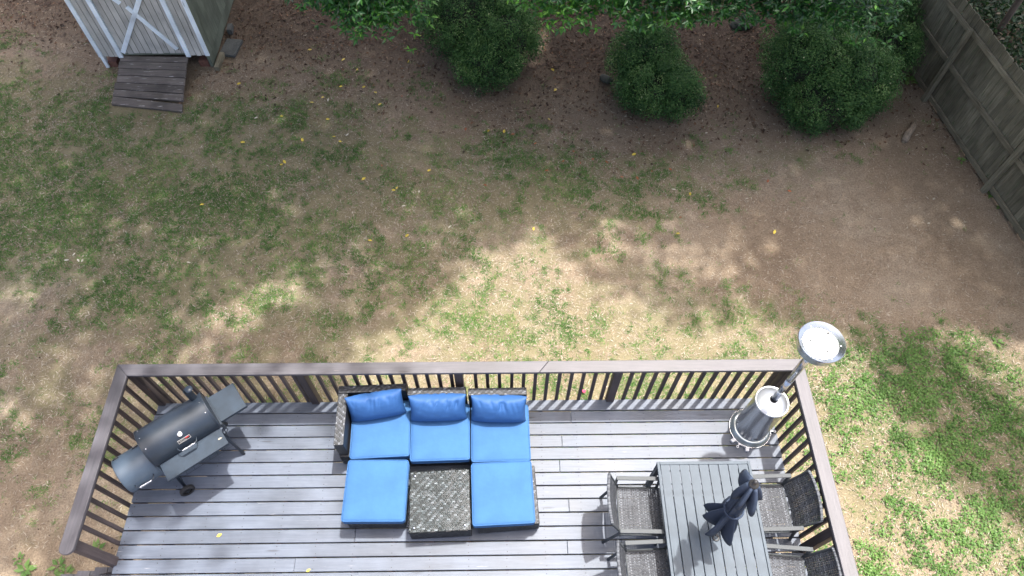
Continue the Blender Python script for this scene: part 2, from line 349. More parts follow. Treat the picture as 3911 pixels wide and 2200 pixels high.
# ------------------------------------------------------------------ ground
def groundz(X, Y): return .035*(fbm(X+50, Y+50, 11, 2.2)-.5) + .012*(smoothnoise(X, Y, 15, .35)-.5)
def axis_lines(lo, hi, step, far):
    a = list(np.arange(lo, hi+1e-6, step)); e = 1.; 
    l = []; h = []; d = step
    while lo - sum(l) > -far: d *= 1.35; l.append(d)
    d = step
    while hi + sum(h) < far: d *= 1.35; h.append(d)
    left = []; p = lo
    for q in l: p -= q; left.append(p)
    right = []; p = hi
    for q in h: p += q; right.append(p)
    return np.array(left[::-1] + a + right)
gx = axis_lines(-13, 13, .13, 300); gy = axis_lines(-1, 17, .13, 300)
GXm, GYm = np.meshgrid(gx, gy); gv = np.stack([GXm, GYm, groundz(GXm, GYm)], -1).reshape(-1,3)
nx, ny = len(gx), len(gy); ii = (np.arange(ny-1)[:,None]*nx + np.arange(nx-1)[None,:]).ravel()
gf = np.stack([ii, ii+1, ii+1+nx, ii+nx], 1)
gme = fast_mesh('ground', gv, gf)
for nm, arr in (('mulch_shade', gridval(LITTER_SHADE, gv[:,0], gv[:,1])), ('green', gridval(GREEN, gv[:,0], gv[:,1]))):
    a_ = gme.attributes.new(nm, 'FLOAT', 'POINT'); a_.data.foreach_set('value', arr.astype(np.float32))
def ground_mat():
    m, nt, N, L, b = _nt('yard_soil')
    tc = N.new('ShaderNodeTexCoord')
    def noise(s, d=8, r=.65):
        n = N.new('ShaderNodeTexNoise'); n.inputs['Scale'].default_value = s; n.inputs['Detail'].default_value = d; n.inputs['Roughness'].default_value = r; L.new(tc.outputs['Object'], n.inputs['Vector']); return n
    def mix(f, a, c):
        x = N.new('ShaderNodeMix'); x.data_type = 'RGBA'; L.new(f, x.inputs[0])
        for s, q in ((6, a), (7, c)):
            if isinstance(q, tuple): x.inputs[s].default_value = (*q, 1)
            else: L.new(q, x.inputs[s])
        return x.outputs[2]
    n1 = noise(.55); n2 = noise(6.); n3 = noise(40., 6, .75); n4 = noise(1.7)
    r1 = ramp(N, [(.204,.147,.099), (.287,.220,.153), (.360,.299,.222)], [.35,.5,.68]); L.new(n1.outputs['Fac'], r1.inputs[0])
    r2 = ramp(N, [(.140,.104,.071), (.348,.288,.205)], [.3,.75]); L.new(n2.outputs['Fac'], r2.inputs[0])
    h = N.new('ShaderNodeValue'); h.outputs[0].default_value = .42
    c = mix(h.outputs[0], r1.outputs[0], r2.outputs[0])
    r3 = ramp(N, [(.42,.40,.38), (1.,1.,1.), (1.45,1.42,1.38)], [.32,.5,.70]); L.new(n3.outputs['Fac'], r3.inputs[0])
    mu = N.new('ShaderNodeMix'); mu.data_type = 'RGBA'; mu.blend_type = 'MULTIPLY'; mu.inputs[0].default_value = .8; L.new(c, mu.inputs[6]); L.new(r3.outputs[0], mu.inputs[7]); c = mu.outputs[2]
    # thin thatch where the lawn grows
    ag = N.new('ShaderNodeAttribute'); ag.attribute_name = 'green'
    th = N.new('ShaderNodeMath'); th.operation = 'ADD'; L.new(ag.outputs['Fac'], th.inputs[0]); L.new(n4.outputs['Fac'], th.inputs[1])
    tr = ramp(N, [(0,0,0), (.45,.45,.45)], [.84, 1.25]); L.new(th.outputs[0], tr.inputs[0])
    c = mix(tr.outputs[0], c, (.150,.160,.070))
    am = N.new('ShaderNodeAttribute'); am.attribute_name = 'mulch_shade'
    ms = N.new('ShaderNodeMath'); ms.operation = 'MULTIPLY'; L.new(am.outputs['Fac'], ms.inputs[0])
    r5 = ramp(N, [(.75,.75,.75), (1,1,1)], [.35,.6]); L.new(n2.outputs['Fac'], r5.inputs[0]); L.new(r5.outputs[0], ms.inputs[1])
    r6 = ramp(N, [(.050,.037,.029), (.095,.070,.053)], [.3,.7]); L.new(n3.outputs['Fac'], r6.inputs[0])  # mulch colour, kept extra dark to stand for the deep shade at the back
    c = mix(ms.outputs[0], c, r6.outputs[0])
    L.new(c, b.inputs['Base Color']); b.inputs['Roughness'].default_value = .95; b.inputs['Specular IOR Level'].default_value = .15
    ad = N.new('ShaderNodeMath'); ad.operation = 'ADD'; L.new(n2.outputs['Fac'], ad.inputs[0]); L.new(n3.outputs['Fac'], ad.inputs[1])
    bp = N.new('ShaderNodeBump'); bp.inputs['Strength'].default_value = .7; bp.inputs['Distance'].default_value = .03; L.new(ad.outputs[0], bp.inputs['Height']); L.new(bp.outputs[0], b.inputs['Normal'])
    return m
tag(link('ground', gme, ground_mat(), smooth=True), 'bare tan soil of the back yard with thin grass', kind='structure')

# footprints where nothing grows
def blocked(X, Y):
    r = (X > -8.05) & (X < -5.8) & (Y > 11.28) & (Y < 14.6)
    r |= (X > -7.62) & (X < -6.17) & (Y > 10.0) & (Y < 11.4)
    return r
def scatter(n, dens, xr=(-11.5, 11.8), yr=(1.2, 14.2)):
    X = rng.uniform(*xr, n); Y = rng.uniform(*yr, n)
    k = (rng.random(n) < dens(X, Y)) & ~blocked(X, Y)
    # the photograph shows nothing of what grows right under the deck
    k &= ~((X > -3.9) & (X < 2.95) & (Y < 2.9))
    u, v = pix(np.stack([X, Y, np.zeros_like(X)], -1)); k &= (u > -120) & (u < 2700) & (v > -60) & (v < 1560)
    return X[k], Y[k]
def patchy(X, Y, seed, lo, hi):
    g = gridval(GREEN, X, Y); n = fbm(X, Y, seed, 1.1)*.30 + fbm(X, Y, seed+7, .30)*.35 + fbm(X, Y, seed+13, .10)*.35
    return np.clip(.5 + 1.0*((n-.5)/.10) + (g-.60)*3.4, 0.02*g, 1)*np.clip(g*4,0,1)
def weedzone(X, Y):
    u, v = pix(np.stack([X, Y, np.zeros_like(X)], -1)); u = u+(fbm(X,Y,17,.8)-.5)*300; v = v+(fbm(X,Y,27,.8)-.5)*300; return np.clip((u-1950)/200, 0, 1)*np.clip((v-800)/120, 0, 1)

# blades in tufts
tx, ty = scatter(300000, lambda X, Y: patchy(X, Y, 21, 0, 1)*(1-.55*weedzone(X, Y)))
def blades(tx, ty, per, spread, lmin, lmax, wid, lean0=.5, lean1=1.35):
    n = len(tx)*per; bx = np.repeat(tx, per)+rng.normal(0, spread, n); by = np.repeat(ty, per)+rng.normal(0, spread, n)
    bz = groundz(bx, by); az = rng.uniform(0, 2*math.pi, n); le = rng.uniform(lean0, lean1, n); l = rng.uniform(lmin, lmax, n)
    d = np.stack([np.cos(az)*np.sin(le), np.sin(az)*np.sin(le), np.cos(le)], -1); s = np.stack([-np.sin(az), np.cos(az), np.zeros(n)], -1)
    p = np.stack([bx, by, bz-.004], -1); w = rng.uniform(.6, 1.2, n)[:,None]*wid
    V = np.stack([p-s*w, p+s*w, p+d*l[:,None]], 1).reshape(-1,3); F = np.arange(3*n).reshape(-1,3)
    return V, F, n
per = 6
V, F, n = blades(tx, ty, per, .021, .025, .076, .0054, .6, 1.42)
tone = np.repeat(np.clip(.0+.85*fbm(tx, ty, 61, .8)+rng.normal(0,.20,len(tx)),0,1), per)
r_ = np.clip(tone + rng.normal(0, .16, n), 0, 1)
print('grass blades', n)
tag(link('grass', fast_mesh('grass', V, F, np.repeat(r_, 3)), 'grass'), 'thin patchy green grass growing on the tan soil', 'grass', kind='stuff')
# broad weeds and clover on the right
wx, wy = scatter(46000, lambda X, Y: patchy(X, Y, 33, 0, 1)*weedzone(X, Y), (2.5, 11.5), (1.0, 6.0))
k = 5; n = len(wx)*k; px_ = np.repeat(wx, k)+rng.normal(0,.03,n); py_ = np.repeat(wy, k)+rng.normal(0,.03,n)
pz_ = groundz(px_, py_)+rng.uniform(.008,.05,n)
nr = rng.normal(0,.45,(n,3)); nr[:,2] = 1
r_ = np.clip(np.repeat(.15+.7*fbm(wx,wy,71,.5),k)+rng.normal(0,.2,n),0,1)
tag(link('clover', leaves_mesh('clover', np.stack([px_,py_,pz_],-1), nr, rng.uniform(.016,.042,n), r_, .8, .08), 'weed'), 'bright green clover and low weeds right of the deck', 'weeds', kind='stuff')
# dry clippings
def strawdens(X, Y):
    return np.clip(.25+.9*fbm(X, Y, 41, .9)-.25, .05, 1)*(1-.75*np.clip(gridval(LITTER_SHADE, X, Y)*1.2,0,1))*np.clip(.25+1.6*gridval(GREEN, X, Y),0,1)
sx, sy = scatter(560000, strawdens)
n = len(sx); nr = rng.normal(0,.22,(n,3)); nr[:,2] = 1
r_ = np.clip(rng.beta(2,2.2,n)*.95,0,1)
tag(link('dry_grass', leaves_mesh('dry_grass', np.stack([sx,sy,groundz(sx,sy)+rng.uniform(.002,.014,n)],-1), nr, rng.uniform(.025,.085,n), r_, .15, .06), 'straw'), 'dry straw-coloured grass clippings scattered over the lawn', 'dry grass', kind='stuff')
# brown leaf litter under the trees
lx, ly = scatter(85000, lambda X, Y: np.clip(gridval(LITTER_SHADE, X, Y)-.12,0,1)**1.2*np.clip(.35+fbm(X,Y,51,.6),0,1), yr=(4, 15))
n = len(lx); nr = rng.normal(0,.45,(n,3)); nr[:,2] = 1
tag(link('leaf_litter', leaves_mesh('leaf_litter', np.stack([lx,ly,groundz(lx,ly)+rng.uniform(.003,.03,n)],-1), nr, rng.uniform(.035,.095,n), np.clip(rng.beta(1.6,2.4,n),0,1), .5, .12), 'litter'), 'brown leaf litter under the trees and bushes', 'leaf litter', kind='stuff')
# seed pods and crumbs of soil on the left
cx_, cy2 = scatter(5200, lambda X, Y: np.clip((-4.3-X)/2., 0, 1)*np.clip((6.6-Y)/3, 0, 1)*np.clip(fbm(X,Y,81,.7)*2.2-.7,0,1))
mb = MB()
for x, y in zip(cx_, cy2):
    r = random.uniform(.006,.015); z = float(groundz(np.array(x), np.array(y)))+r*.6
    mb.add([(x+r,y,z),(x-r,y,z),(x,y+r,z),(x,y-r,z),(x,y,z+r),(x,y,z-r)], [(0,2,4),(2,1,4),(1,3,4),(3,0,4),(2,0,5),(1,2,5),(3,1,5),(0,3,5)])
tag(mb.build('seed_pods', 'gumball'), 'small dark seed pods strewn on the soil left of the deck', 'seed pods', kind='stuff')

# ------------------------------------------------------------------ deck
Y0, XL, XR = 3.2176, -4.078, 3.156; PB = .146; GAP = .0128; YF = -0.65
deck = thing('wooden_deck', 'raised grey stained wooden deck with railing and long boards', 'deck', (0,0,0))
row = 0; y1 = Y0
joints = {1:.78, 3:.66, 5:.62, 6:-1.62, 8:.70, 10:-1.60, 11:.66, 12:-2.2, 13:1.9, 15:-.8, 17:.7, 19:-1.7, 21:1.3}
while y1 > YF:
    y0 = y1-PB+GAP
    xs = [XL] + ([joints[row]] if row in joints else []) + [XR]
    for a, b in zip(xs[:-1], xs[1:]):
        a2 = a + (.0015 if a > XL else random.uniform(-.006,.004)); b2 = b - (.0015 if b < XR else random.uniform(-.004,.006))
        h = random.uniform(-.0015,.0015); cx, cyy = (a2+b2)/2, (y0+y1)/2
        o = MB().box(a2-cx, b2-cx, y0-cyy, y1-cyy, -.036, 0).build('deck_board', 'deck', deck, bevel=.004)
        o.location = (cx, cyy, DZ+h); o.rotation_euler = (random.uniform(-.004,.004), 0, random.uniform(-.0006,.0006))
    y1 -= PB; row += 1
YEND = y1
sc_ = MB(); yy = Y0
while yy > YF:
    xx = XL+.049
    while xx < XR:
        for dy_ in (.03, .105):
            px_0, py_0 = xx+random.uniform(-.008,.008), yy-dy_+random.uniform(-.006,.006)
            sc_.add([(px_0+.0052*math.cos(a), py_0+.0052*math.sin(a), DZ+.0024) for a in (0,1.047,2.094,3.1416,4.189,5.236)], [(0,1,2,3,4,5)])
        xx += .405
    yy -= PB
sc_.build('screw_heads', 'blackpl', deck, kind='stuff')
x = XL+.03
while x < XR:
    MB().box(x, x+.038, YEND+.05, Y0-.045, DZ-.235, DZ-.0385).build('joist', 'joist', deck); x += .405
for nm, b in (('rim_joist', (XL+.005, XR-.005, Y0-.042, Y0-.004)),): MB().box(*b, DZ-.24, DZ-.0385).build(nm, 'rail_x', deck)
MB().box(XL+.002, XL+.029, YEND, Y0-.043, DZ-.24, DZ-.0385).build('rim_joist', 'deck_y', deck)
MB().box(XR-.03, XR-.002, YEND, Y0-.043, DZ-.24, DZ-.0385).build('rim_joist', 'deck_y', deck)
for px in (XL+.35, -.5, XR-.35):
    for py in (2.75, .1): MB().box(px-.07, px+.07, py-.07, py+.07, -.05, DZ-.236).build('support_post', 'bal', deck, bevel=.006)
HR = .914; cL, cR, cB, cw = -4.146, 3.243, 3.288, .137; ZT = DZ+HR; ZB = ZT-.038
g = .0012
# cap rails: mitred corners, scarf joint on the long one, rounded end by the steps
def cap(poly, m, bev=.006):
    cx = sum(p[0] for p in poly)/len(poly); cyy = sum(p[1] for p in poly)/len(poly)
    o = MB().prism([(p[0]-cx, p[1]-cyy) for p in poly], 0, .038).build('cap_rail', m, deck, bevel=bev, seg=3); o.location = (cx, cyy, ZB); return o
cap([(cL+g,cB), (cL+cw+g, cB-cw), (.373-g, cB-cw), (.486-g, cB)][::-1], 'rail_x')
cap([(.486+g,cB), (.373+g, cB-cw), (cR-cw-g, cB-cw), (cR-g, cB)][::-1], 'rail_x')
YL = 1.345
endc = [(cL+cw/2+cw/2*math.cos(t), YL+.06-.06*math.sin(t)) for t in np.linspace(0, math.pi, 13)]
cap([(cL,cB), *endc[::-1], (cL+cw, cB-cw)], 'deck_y')
cap([(cR,cB), (cR-cw, cB-cw), (cR-cw, YEND), (cR, YEND)][::-1], 'deck_y')
# rail under the cap
bt = .037                                            # baluster thickness
YBi = Y0+.003; XLi = XL-.003; XRi = XR+.003          # inner faces of the balusters
MB().box(XLi-bt, XRi+bt, YBi-.028, YBi-.002, ZB-.088, ZB-.001).build('top_rail', 'bal', deck, bevel=.003)
MB().box(XLi+.002, XLi+.028, YL+.09, YBi-.03, ZB-.088, ZB-.001).build('top_rail', 'bal', deck, bevel=.003)
MB().box(XRi-.028, XRi-.002, YEND, YBi-.03, ZB-.088, ZB-.001).build('top_rail', 'bal', deck, bevel=.003)
balm = MB().box(-bt/2, bt/2, -bt/2, bt/2, DZ-.21-1.6, ZB-.002-1.6).mesh('baluster')
def baluster(x, y):
    o = link('baluster', balm, 'bal', deck, bevel=.003); o.location = (x, y, 1.6); o.rotation_euler = (random.uniform(-.004,.004), random.uniform(-.004,.004), random.uniform(-.03,.03))
def post(x, y, s=.089, y2=None):
    o = MB().box(-s/2, s/2, -s/2, s/2, -.24, HR-.041).build('rail_post', 'bal', deck, bevel=.005); o.location = (x, y, DZ)
postx = [-2.22, -.50, 1.255]
for px in postx: post(px, YBi+.012)
for x in (XLi+.05, XRi-.03): post(x, YBi+.012)
x = XLi+.16; 
while x < XRi-.1:
    if all(abs(x-p) > .068 for p in postx): baluster(x, YBi+bt/2)
    x += .1335
PL = [1.455]; PR = [1.50, -.3]
post(XLi-.012, PL[0])
y = YBi-.115
while y > PL[0]+.06: baluster(XLi-bt/2, y); y -= .1335
for p in PR: post(XRi+.012, p)
y = YBi-.115
while y > YEND+.05:
    if all(abs(y-p) > .068 for p in PR): baluster(XRi+bt/2, y)
    y -= .1335
# steps going down on the left
for k in range(1, 10):
    z = DZ-.19*k; x1 = XL-.012-.285*(k-1)
    for j in range(2):
        xa = x1-.142*(j+1); o = MB().box(-.068, .068, -.55, .55, -.036, 0).build('step_tread', 'deck_y', deck, bevel=.004); o.location = (xa+.071, .885, z)
for y in (.42, 1.36):
    MB().add([(XL-.02, y, DZ-.04), (XL-.02, y, DZ-.235), (XL-2.55, y, .0), (XL-2.55, y, .19)] + [(XL-.02, y+.035, DZ-.24), (XL-.02, y+.035, DZ-.45), (XL-2.55, y+.035, .0), (XL-2.55, y+.035, .12)], [(0,1,2,3),(7,6,5,4),(0,4,5,1),(3,2,6,7),(1,5,6,2),(0,3,7,4)]).build('stair_stringer', 'bal', deck)

# ------------------------------------------------------------------ wicker lounge set
def weave(name, x0, x1, y0, y1, z, parent, T=None, cw_=.030, ch=.015, seed=0, lift=.004, bright=0.):
    """basket weave: one raised strand per crossing, real edges; z = plane height in local space"""
    r = np.random.default_rng(seed); mb = MB(); rn = []
    nxx = max(1, round((x1-x0)/cw_)); nyy = max(1, round((y1-y0)/ch)); dx = (x1-x0)/nxx; dy = (y1-y0)/nyy
    for j in range(nyy):
        for i in range(-1, nxx):
            a = x0+(i+(.5 if j % 2 else 0))*dx; b = a+dx*.86; a = max(a, x0); b = min(b, x1)
            if b-a < .004: continue
            ya = y0+(j+.10)*dy; yb = y0+(j+.90)*dy; h = lift*r.uniform(.6,1.2); m_ = (a+b)/2; e = .0005
            q = (b-a)*.28
            vs = [(a,ya,z+e),(a,yb,z+e),(m_-q,ya,z+h*.7),(m_-q,yb,z+h),(m_+q,ya,z+h*.7),(m_+q,yb,z+h),(b,ya,z+e),(b,yb,z+e)]
            mb.add(vs, [(0,2,3,1),(2,4,5,3),(4,6,7,5)], T); rn += [float(np.clip(.22+.36*((i+j//2) % 2)+r.normal(0,.22)+bright,0,1))]*8  # alternating strand tones paint in the over and under shading
    mb.r = rn
    return mb.build(name, 'wicker', parent, kind='stuff')
def puffy_box(name, m, parent, w, d, h, puff=.012, bev=.022, seed=0, nx_=18, ny_=18):
    """cushion: rounded box whose top and bottom bulge, with welt piping as a part"""
    r = random.Random(seed); mb = MB(); vs = []; fs = []
    ph = [r.uniform(0,6.28) for _ in range(4)]
    def P(u, v, top):
        x = (u-.5)*w; y = (v-.5)*d; e = min(u,1-u,v,1-v)
        k = min(1, e*9); b = puff*(1-(1-k)**2) + .0025*math.sin(7*u+ph[0])*math.sin(5*v+ph[1])
        sx = -.006*math.sin(math.pi*v)*(1 if u < .5 else -1)*(1 if min(u,1-u) < .001 else 0)
        return (x, y, (h+b) if top else -b*.3)
    for top in (1, 0):
        for j in range(ny_+1):
            for i in range(nx_+1): vs.append(P(i/nx_, j/ny_, top))
    o = (nx_+1)*(ny_+1); id_ = lambda i, j: j*(nx_+1)+i
    for j in range(ny_):
        for i in range(nx_):
            q = (id_(i,j), id_(i+1,j), id_(i+1,j+1), id_(i,j+1)); fs.append(q); fs.append(tuple(o+t for t in q[::-1]))
    for i in range(nx_):
        fs.append((id_(i+1,0), id_(i,0), o+id_(i,0), o+id_(i+1,0))); fs.append((id_(i,ny_), id_(i+1,ny_), o+id_(i+1,ny_), o+id_(i,ny_)))
    for j in range(ny_):
        fs.append((id_(0,j), id_(0,j+1), o+id_(0,j+1), o+id_(0,j))); fs.append((id_(nx_,j+1), id_(nx_,j), o+id_(nx_,j), o+id_(nx_,j+1)))
    ob = mb.add(vs, fs).build(name, m, parent, bevel=bev, smooth=True, seg=3)
    for z in (h-.004, .006):
        rr = .03; pts = []
        for cx, cyy, a0 in ((w/2-rr, d/2-rr, 0), (-w/2+rr, d/2-rr, 90), (-w/2+rr, -d/2+rr, 180), (w/2-rr, -d/2+rr, 270)):
            for t in (0, 30, 60, 90): a = math.radians(a0+t); pts.append((cx+(rr-.003)*math.cos(a), cyy+(rr-.003)*math.sin(a), z+.001*math.sin(9*a+seed)))
        MB().tube(pts, .0058, 6, closed=True).build('piping', m, ob, smooth=True)
    return ob
SEATZ = .285
def module_base(name, label, w, d, x, y, rz, group=None, cat='sofa', top=SEATZ):
    t = thing(name, label, cat, (x, y, DZ), rz, group)
    MB().box(-w/2, w/2, -d/2, d/2, .045, top-.004).build('seat_base', 'wickerbody', t, bevel=.012)
    for sx in (-1, 1):
        for sy in (-1, 1): MB().box(sx*(w/2-.035)-.02, sx*(w/2-.035)+.02, sy*(d/2-.035)-.02, sy*(d/2-.035)+.02, .0015, .047).build('foot', 'blackpl', t)
    return t
def vface(t, x0, x1, z0, z1, y, seed):      # weave on the front face (facing -y)
    T = Matrix.Translation((0, y, 0)) @ Matrix.Rotation(math.radians(90), 4, 'X'); weave('front_weave', x0, x1, z0, z1, 0, t, T, seed=seed)
def sofa_module(label, x0, x1, yb, rz, arm=False, seed=0):
    w = x1-x0; d = .70; cx = (x0+x1)/2; cyy = yb-d/2
    t = module_base('sofa_module', label, w, d, cx, cyy, rz, 'wicker sofa modules in a row')
    MB().box(-w/2, w/2, d/2-.09, d/2-.001, SEATZ, .607).build('backrest', 'wickerbody', t, bevel=.008)
    weave('backrest_weave', -w/2+.004, w/2-.004, d/2-.087, d/2-.004, .607, t, seed=seed)
    vface(t, -w/2+.004, w/2-.004, .05, SEATZ-.006, -d/2-.001, seed+3)
    if arm:
        MB().box(-w/2, -w/2+.105, -d/2+.02, d/2-.091, SEATZ, .602).build('armrest', 'wickerbody', t, bevel=.008)
        T = Matrix.Rotation(math.radians(90), 4, 'Z')
        weave('armrest_weave', -d/2+.024, d/2-.093, w/2-.101, w/2-.004, .602, t, T, seed=seed+5)
        T2 = Matrix.Translation((-w/2+.1055,0,0)) @ Matrix.Rotation(math.radians(90), 4, 'Y') @ Matrix.Rotation(math.radians(90), 4, 'Z')
        weave('armrest_side_weave', -d/2+.024, d/2-.1, -.59, -.29, 0, t, T2, seed=seed+6, bright=-.1)
    return t
sofa_module('left black wicker sofa module with an armrest, nearest the smoker grill', -1.815, -1.072, 3.165, math.radians(1.8), True, 1)
sofa_module('middle armless black wicker sofa module behind the low wicker table', -1.061, -.417, 3.125, math.radians(.8), False, 11)
sofa_module('right armless black wicker sofa module at the open end of the sofa', -.396, .250, 3.115, math.radians(.4), False, 21)
def cushion(label, cx, cyy, z, w, d, rz, seed, group):
    o = puffy_box('seat_cushion', 'blue', None, w, d, .088, seed=seed); o.location = (cx, cyy, DZ+z); o.rotation_euler = (0,0,rz)
    tag(o, label, 'cushion', group)
cushion('flat blue seat cushion on the left sofa module beside the armrest', -1.362, 2.735, SEATZ+.003, .645, .64, math.radians(2.6), 1, 'blue seat cushions')
cushion('flat blue seat cushion on the middle sofa module, behind the low wicker table', -.704, 2.695, SEATZ+.003, .645, .64, math.radians(1.4), 2, 'blue seat cushions')
cushion('flat blue seat cushion on the right sofa module at the sofa end', -.045, 2.680, SEATZ+.003, .64, .64, math.radians(1.2), 3, 'blue seat cushions')
# ottomans and table in front
oL = module_base('ottoman', 'black wicker ottoman left of the low table, its blue cushion squared on top', .60, .62, -1.356, 2.065, math.radians(1.0), 'wicker ottomans', 'ottoman')
vface(oL, -.296, .296, .05, SEATZ-.006, -.311, 31)
oR = module_base('ottoman', 'black wicker ottoman right of the low table, its corner showing under a skewed cushion', .645, .62, .02, 2.015, math.radians(3.6), 'wicker ottomans', 'ottoman')
vface(oR, -.318, .318, .05, SEATZ-.006, -.311, 37); weave('top_weave', -.318, .318, -.306, .306, SEATZ-.004, oR, seed=38)
cushion('blue ottoman cushion in front of the left sofa module', -1.357, 2.065, SEATZ+.003, .65, .645, math.radians(-.4), 4, 'blue ottoman cushions')
cushion('blue ottoman cushion in front of the right sofa module, hanging over its left edge', -.024, 2.026, SEATZ+.004, .645, .655, math.radians(2.4), 5, 'blue ottoman cushions')
ct = module_base('coffee_table', 'low square black wicker table with a glass top between the two ottomans', .64, .64, -.685, 1.967, math.radians(2.6), None, 'coffee table', .318)
weave('top_weave', -.312, .312, -.312, .312, .314, ct, seed=41, bright=.12, cw_=.036, ch=.020)
vface(ct, -.316, .316, .05, .308, -.321, 42)
MB().box(-.325, .325, -.325, .325, .3225, .3275).build('glass_top', 'glass', ct, bevel=.001)
for sx in (-1,1):
    for sy in (-1,1): MB().lathe([(.0,.328),(.012,.328),(.011,.3305),(.0,.3315)], 14, Matrix.Translation((sx*.262, sy*.27, 0)), cap=False).build('glass_clip', 'chrome', ct, smooth=True)
# back pillows
def pillow(label, cx, cyy, z, w, hgt, th, rz, tilt, roll, seed):
    r = np.random.default_rng(seed); nu, nv = 64, 44; mb = MB(); vs = []; fs = []
    folds = [(r.uniform(-.8,.8), r.uniform(.5,1.), r.uniform(-.25,.25), r.uniform(.02,.045), r.uniform(.4,1.)) for _ in range(11)]
    for side in (1,-1):
        for j in range(nv+1):
            for i in range(nu+1):
                u = -1+2*i/nu; v = -1+2*j/nv
                e = max(0, (1-abs(u)**3.2)*(1-abs(v)**2.4)); t = th/2*e**.46
                px = u*w/2*(1-.05*(1-abs(v)**2)*abs(u)**6); pz = v*hgt/2*(1-.10*(1-abs(u)**2.5)*abs(v)**5*(1 if v > 0 else .25))
                wr = 0
                for (fu, fv, sl, wd, am) in folds:
                    dd = (u-fu-sl*(v-fv))/wd/1.6; wr -= am*math.exp(-dd*dd)*math.exp(-((v-fv)/.38)**2)
                wr += .35*(fbm(np.array(u*2+seed*3+side*9), np.array(v*2+5), seed+90, .6)-.5)
                vs.append((px, -side*(t + .014*wr*min(1, e*2.2)), pz+.006*wr*min(1,e*2)))
    o = (nu+1)*(nv+1); id_ = lambda i, j: j*(nu+1)+i
    for j in range(nv):
        for i in range(nu):
            q = (id_(i,j), id_(i+1,j), id_(i+1,j+1), id_(i,j+1)); fs.append(q); fs.append(tuple(o+t for t in q[::-1]))
    me = mb.add(vs, fs).mesh('back_pillow'); bm = bmesh.new(); bm.from_mesh(me); bmesh.ops.remove_doubles(bm, verts=bm.verts, dist=.0004); bm.to_mesh(me); bm.free()
    ob = link('back_pillow', me, 'bluepil', None, smooth=True)
    ob.location = (cx, cyy, DZ+z); ob.rotation_euler = (tilt, roll, rz)
    tag(ob, label, 'pillow', 'blue back pillows')
    pts = [(w/2*.985*s_, 0, t_*hgt/2*.96) for s_, t_ in ()]
    return ob
PZ = SEATZ+.095
pillow('puffy blue back pillow turned askew against the left backrest and armrest', -1.405, 2.945, PZ+.168, .62, .35, .21, math.radians(9), math.radians(-24), math.radians(-1.5), 3)
pillow('puffy blue back pillow leaning in the middle of the sofa', -.725, 2.915, PZ+.168, .63, .35, .22, math.radians(1.5), math.radians(-25), math.radians(0), 4)
pillow('puffy blue back pillow dented at its top, at the right sofa end', -.062, 2.895, PZ+.168, .61, .35, .22, math.radians(-1.5), math.radians(-26), math.radians(.5), 6)

# ------------------------------------------------------------------ offset smoker grill
gr = thing('smoker_grill', 'black barrel smoker grill with side firebox, chimney and shelves on the deck', 'grill', (-3.30, 2.45, DZ), math.atan2(.597, .802))
AX = Matrix.Translation((0, .12, .86)) @ Matrix.Rotation(math.radians(90), 4, 'Y')     # lathe axis along local x
def barrel_prof(a, b, r, bv=.008): return [(0,a),(r-bv,a),(r,a+bv),(r,b-bv),(r-bv,b),(0,b)]
bar = MB().lathe(barrel_prof(-.305, .392, .21), 64, AX, cap=False).build('barrel', 'grill', gr, smooth=False)
def ssmooth(o):
    o.data.polygons.foreach_set('use_smooth', [True]*len(o.data.polygons))
    try: o.data.set_sharp_from_angle(angle=math.radians(35))
    except Exception: pass
ssmooth(bar)
MB().lathe([(.2105,.380),(.216,.381),(.216,.395),(.2105,.396)], 64, AX, cap=False).build('lid_rim', 'grill', bar, smooth=True)
MB().lathe([(.2105,-.309),(.2145,-.308),(.2145,-.297),(.2105,-.296)], 64, AX, cap=False).build('lid_rim', 'grill', bar, smooth=True)
def oncyl(e, ang, r=.21, off=0., cz=.86):       # frame on the barrel: x along axis, y up the curve, z outward
    a = math.radians(ang); n = Vector((0, -math.cos(a), math.sin(a))); up = Vector((0, math.sin(a), math.cos(a))); p = Vector((e, .12, cz)) + n*(r+off)
    m_ = Matrix.Identity(4)
    for i in range(3): m_[i][0] = (1,0,0)[i]; m_[i][1] = up[i]; m_[i][2] = n[i]; m_[i][3] = p[i]
    return m_
th = MB().lathe([(0,.001),(.0245,.001),(.0245,.014),(.021,.016),(.019,.0125),(0,.0125)], 28, oncyl(.055, 47), cap=False).build('thermometer', 'chrome', bar, smooth=False); ssmooth(th)
MB().lathe([(0,.0131),(.0185,.0131)], 24, oncyl(.055, 47), cap=False).build('dial_face', 'dial', th)
MB().box(-.0013, .0013, -.006, .014, .0134, .0144, oncyl(.055,47)).build('dial_needle', 'blackpl', th)
BT = oncyl(.057, 27, off=.0005)
bd = MB().box(-.062, .062, -.0185, .0185, 0, .003, BT).build('name_plate', 'blackpl', bar)
fr = MB()
for b_ in ((-.063,.063,.0165,.0195),(-.063,.063,-.0195,-.0165),(-.063,-.0605,-.0165,.0165),(.0605,.063,-.0165,.0165)): fr.box(*b_, .0, .0045, BT)
fr.build('plate_border', 'lettering', bd)
def lettering(body, size, x, y, T, parent, m):
    cu = bpy.data.curves.new('lettering', 'FONT'); cu.body = body; cu.size = size; cu.extrude = .0003; cu.resolution_u = 2
    tmp = bpy.data.objects.new('tmp', cu); COL.objects.link(tmp); dg = bpy.context.evaluated_depsgraph_get(); me = bpy.data.meshes.new_from_object(tmp.evaluated_get(dg))
    bpy.data.objects.remove(tmp); me.materials.clear(); me.transform(T @ Matrix.Translation((x, y, .0034)))
    return link('lettering', me, m, parent)
lettering('Outdoor', .0165, -.053, .0022, BT, bd, 'lettering'); lettering('Gourmet', .0185, -.048, -.0135, BT, bd, 'lettering')
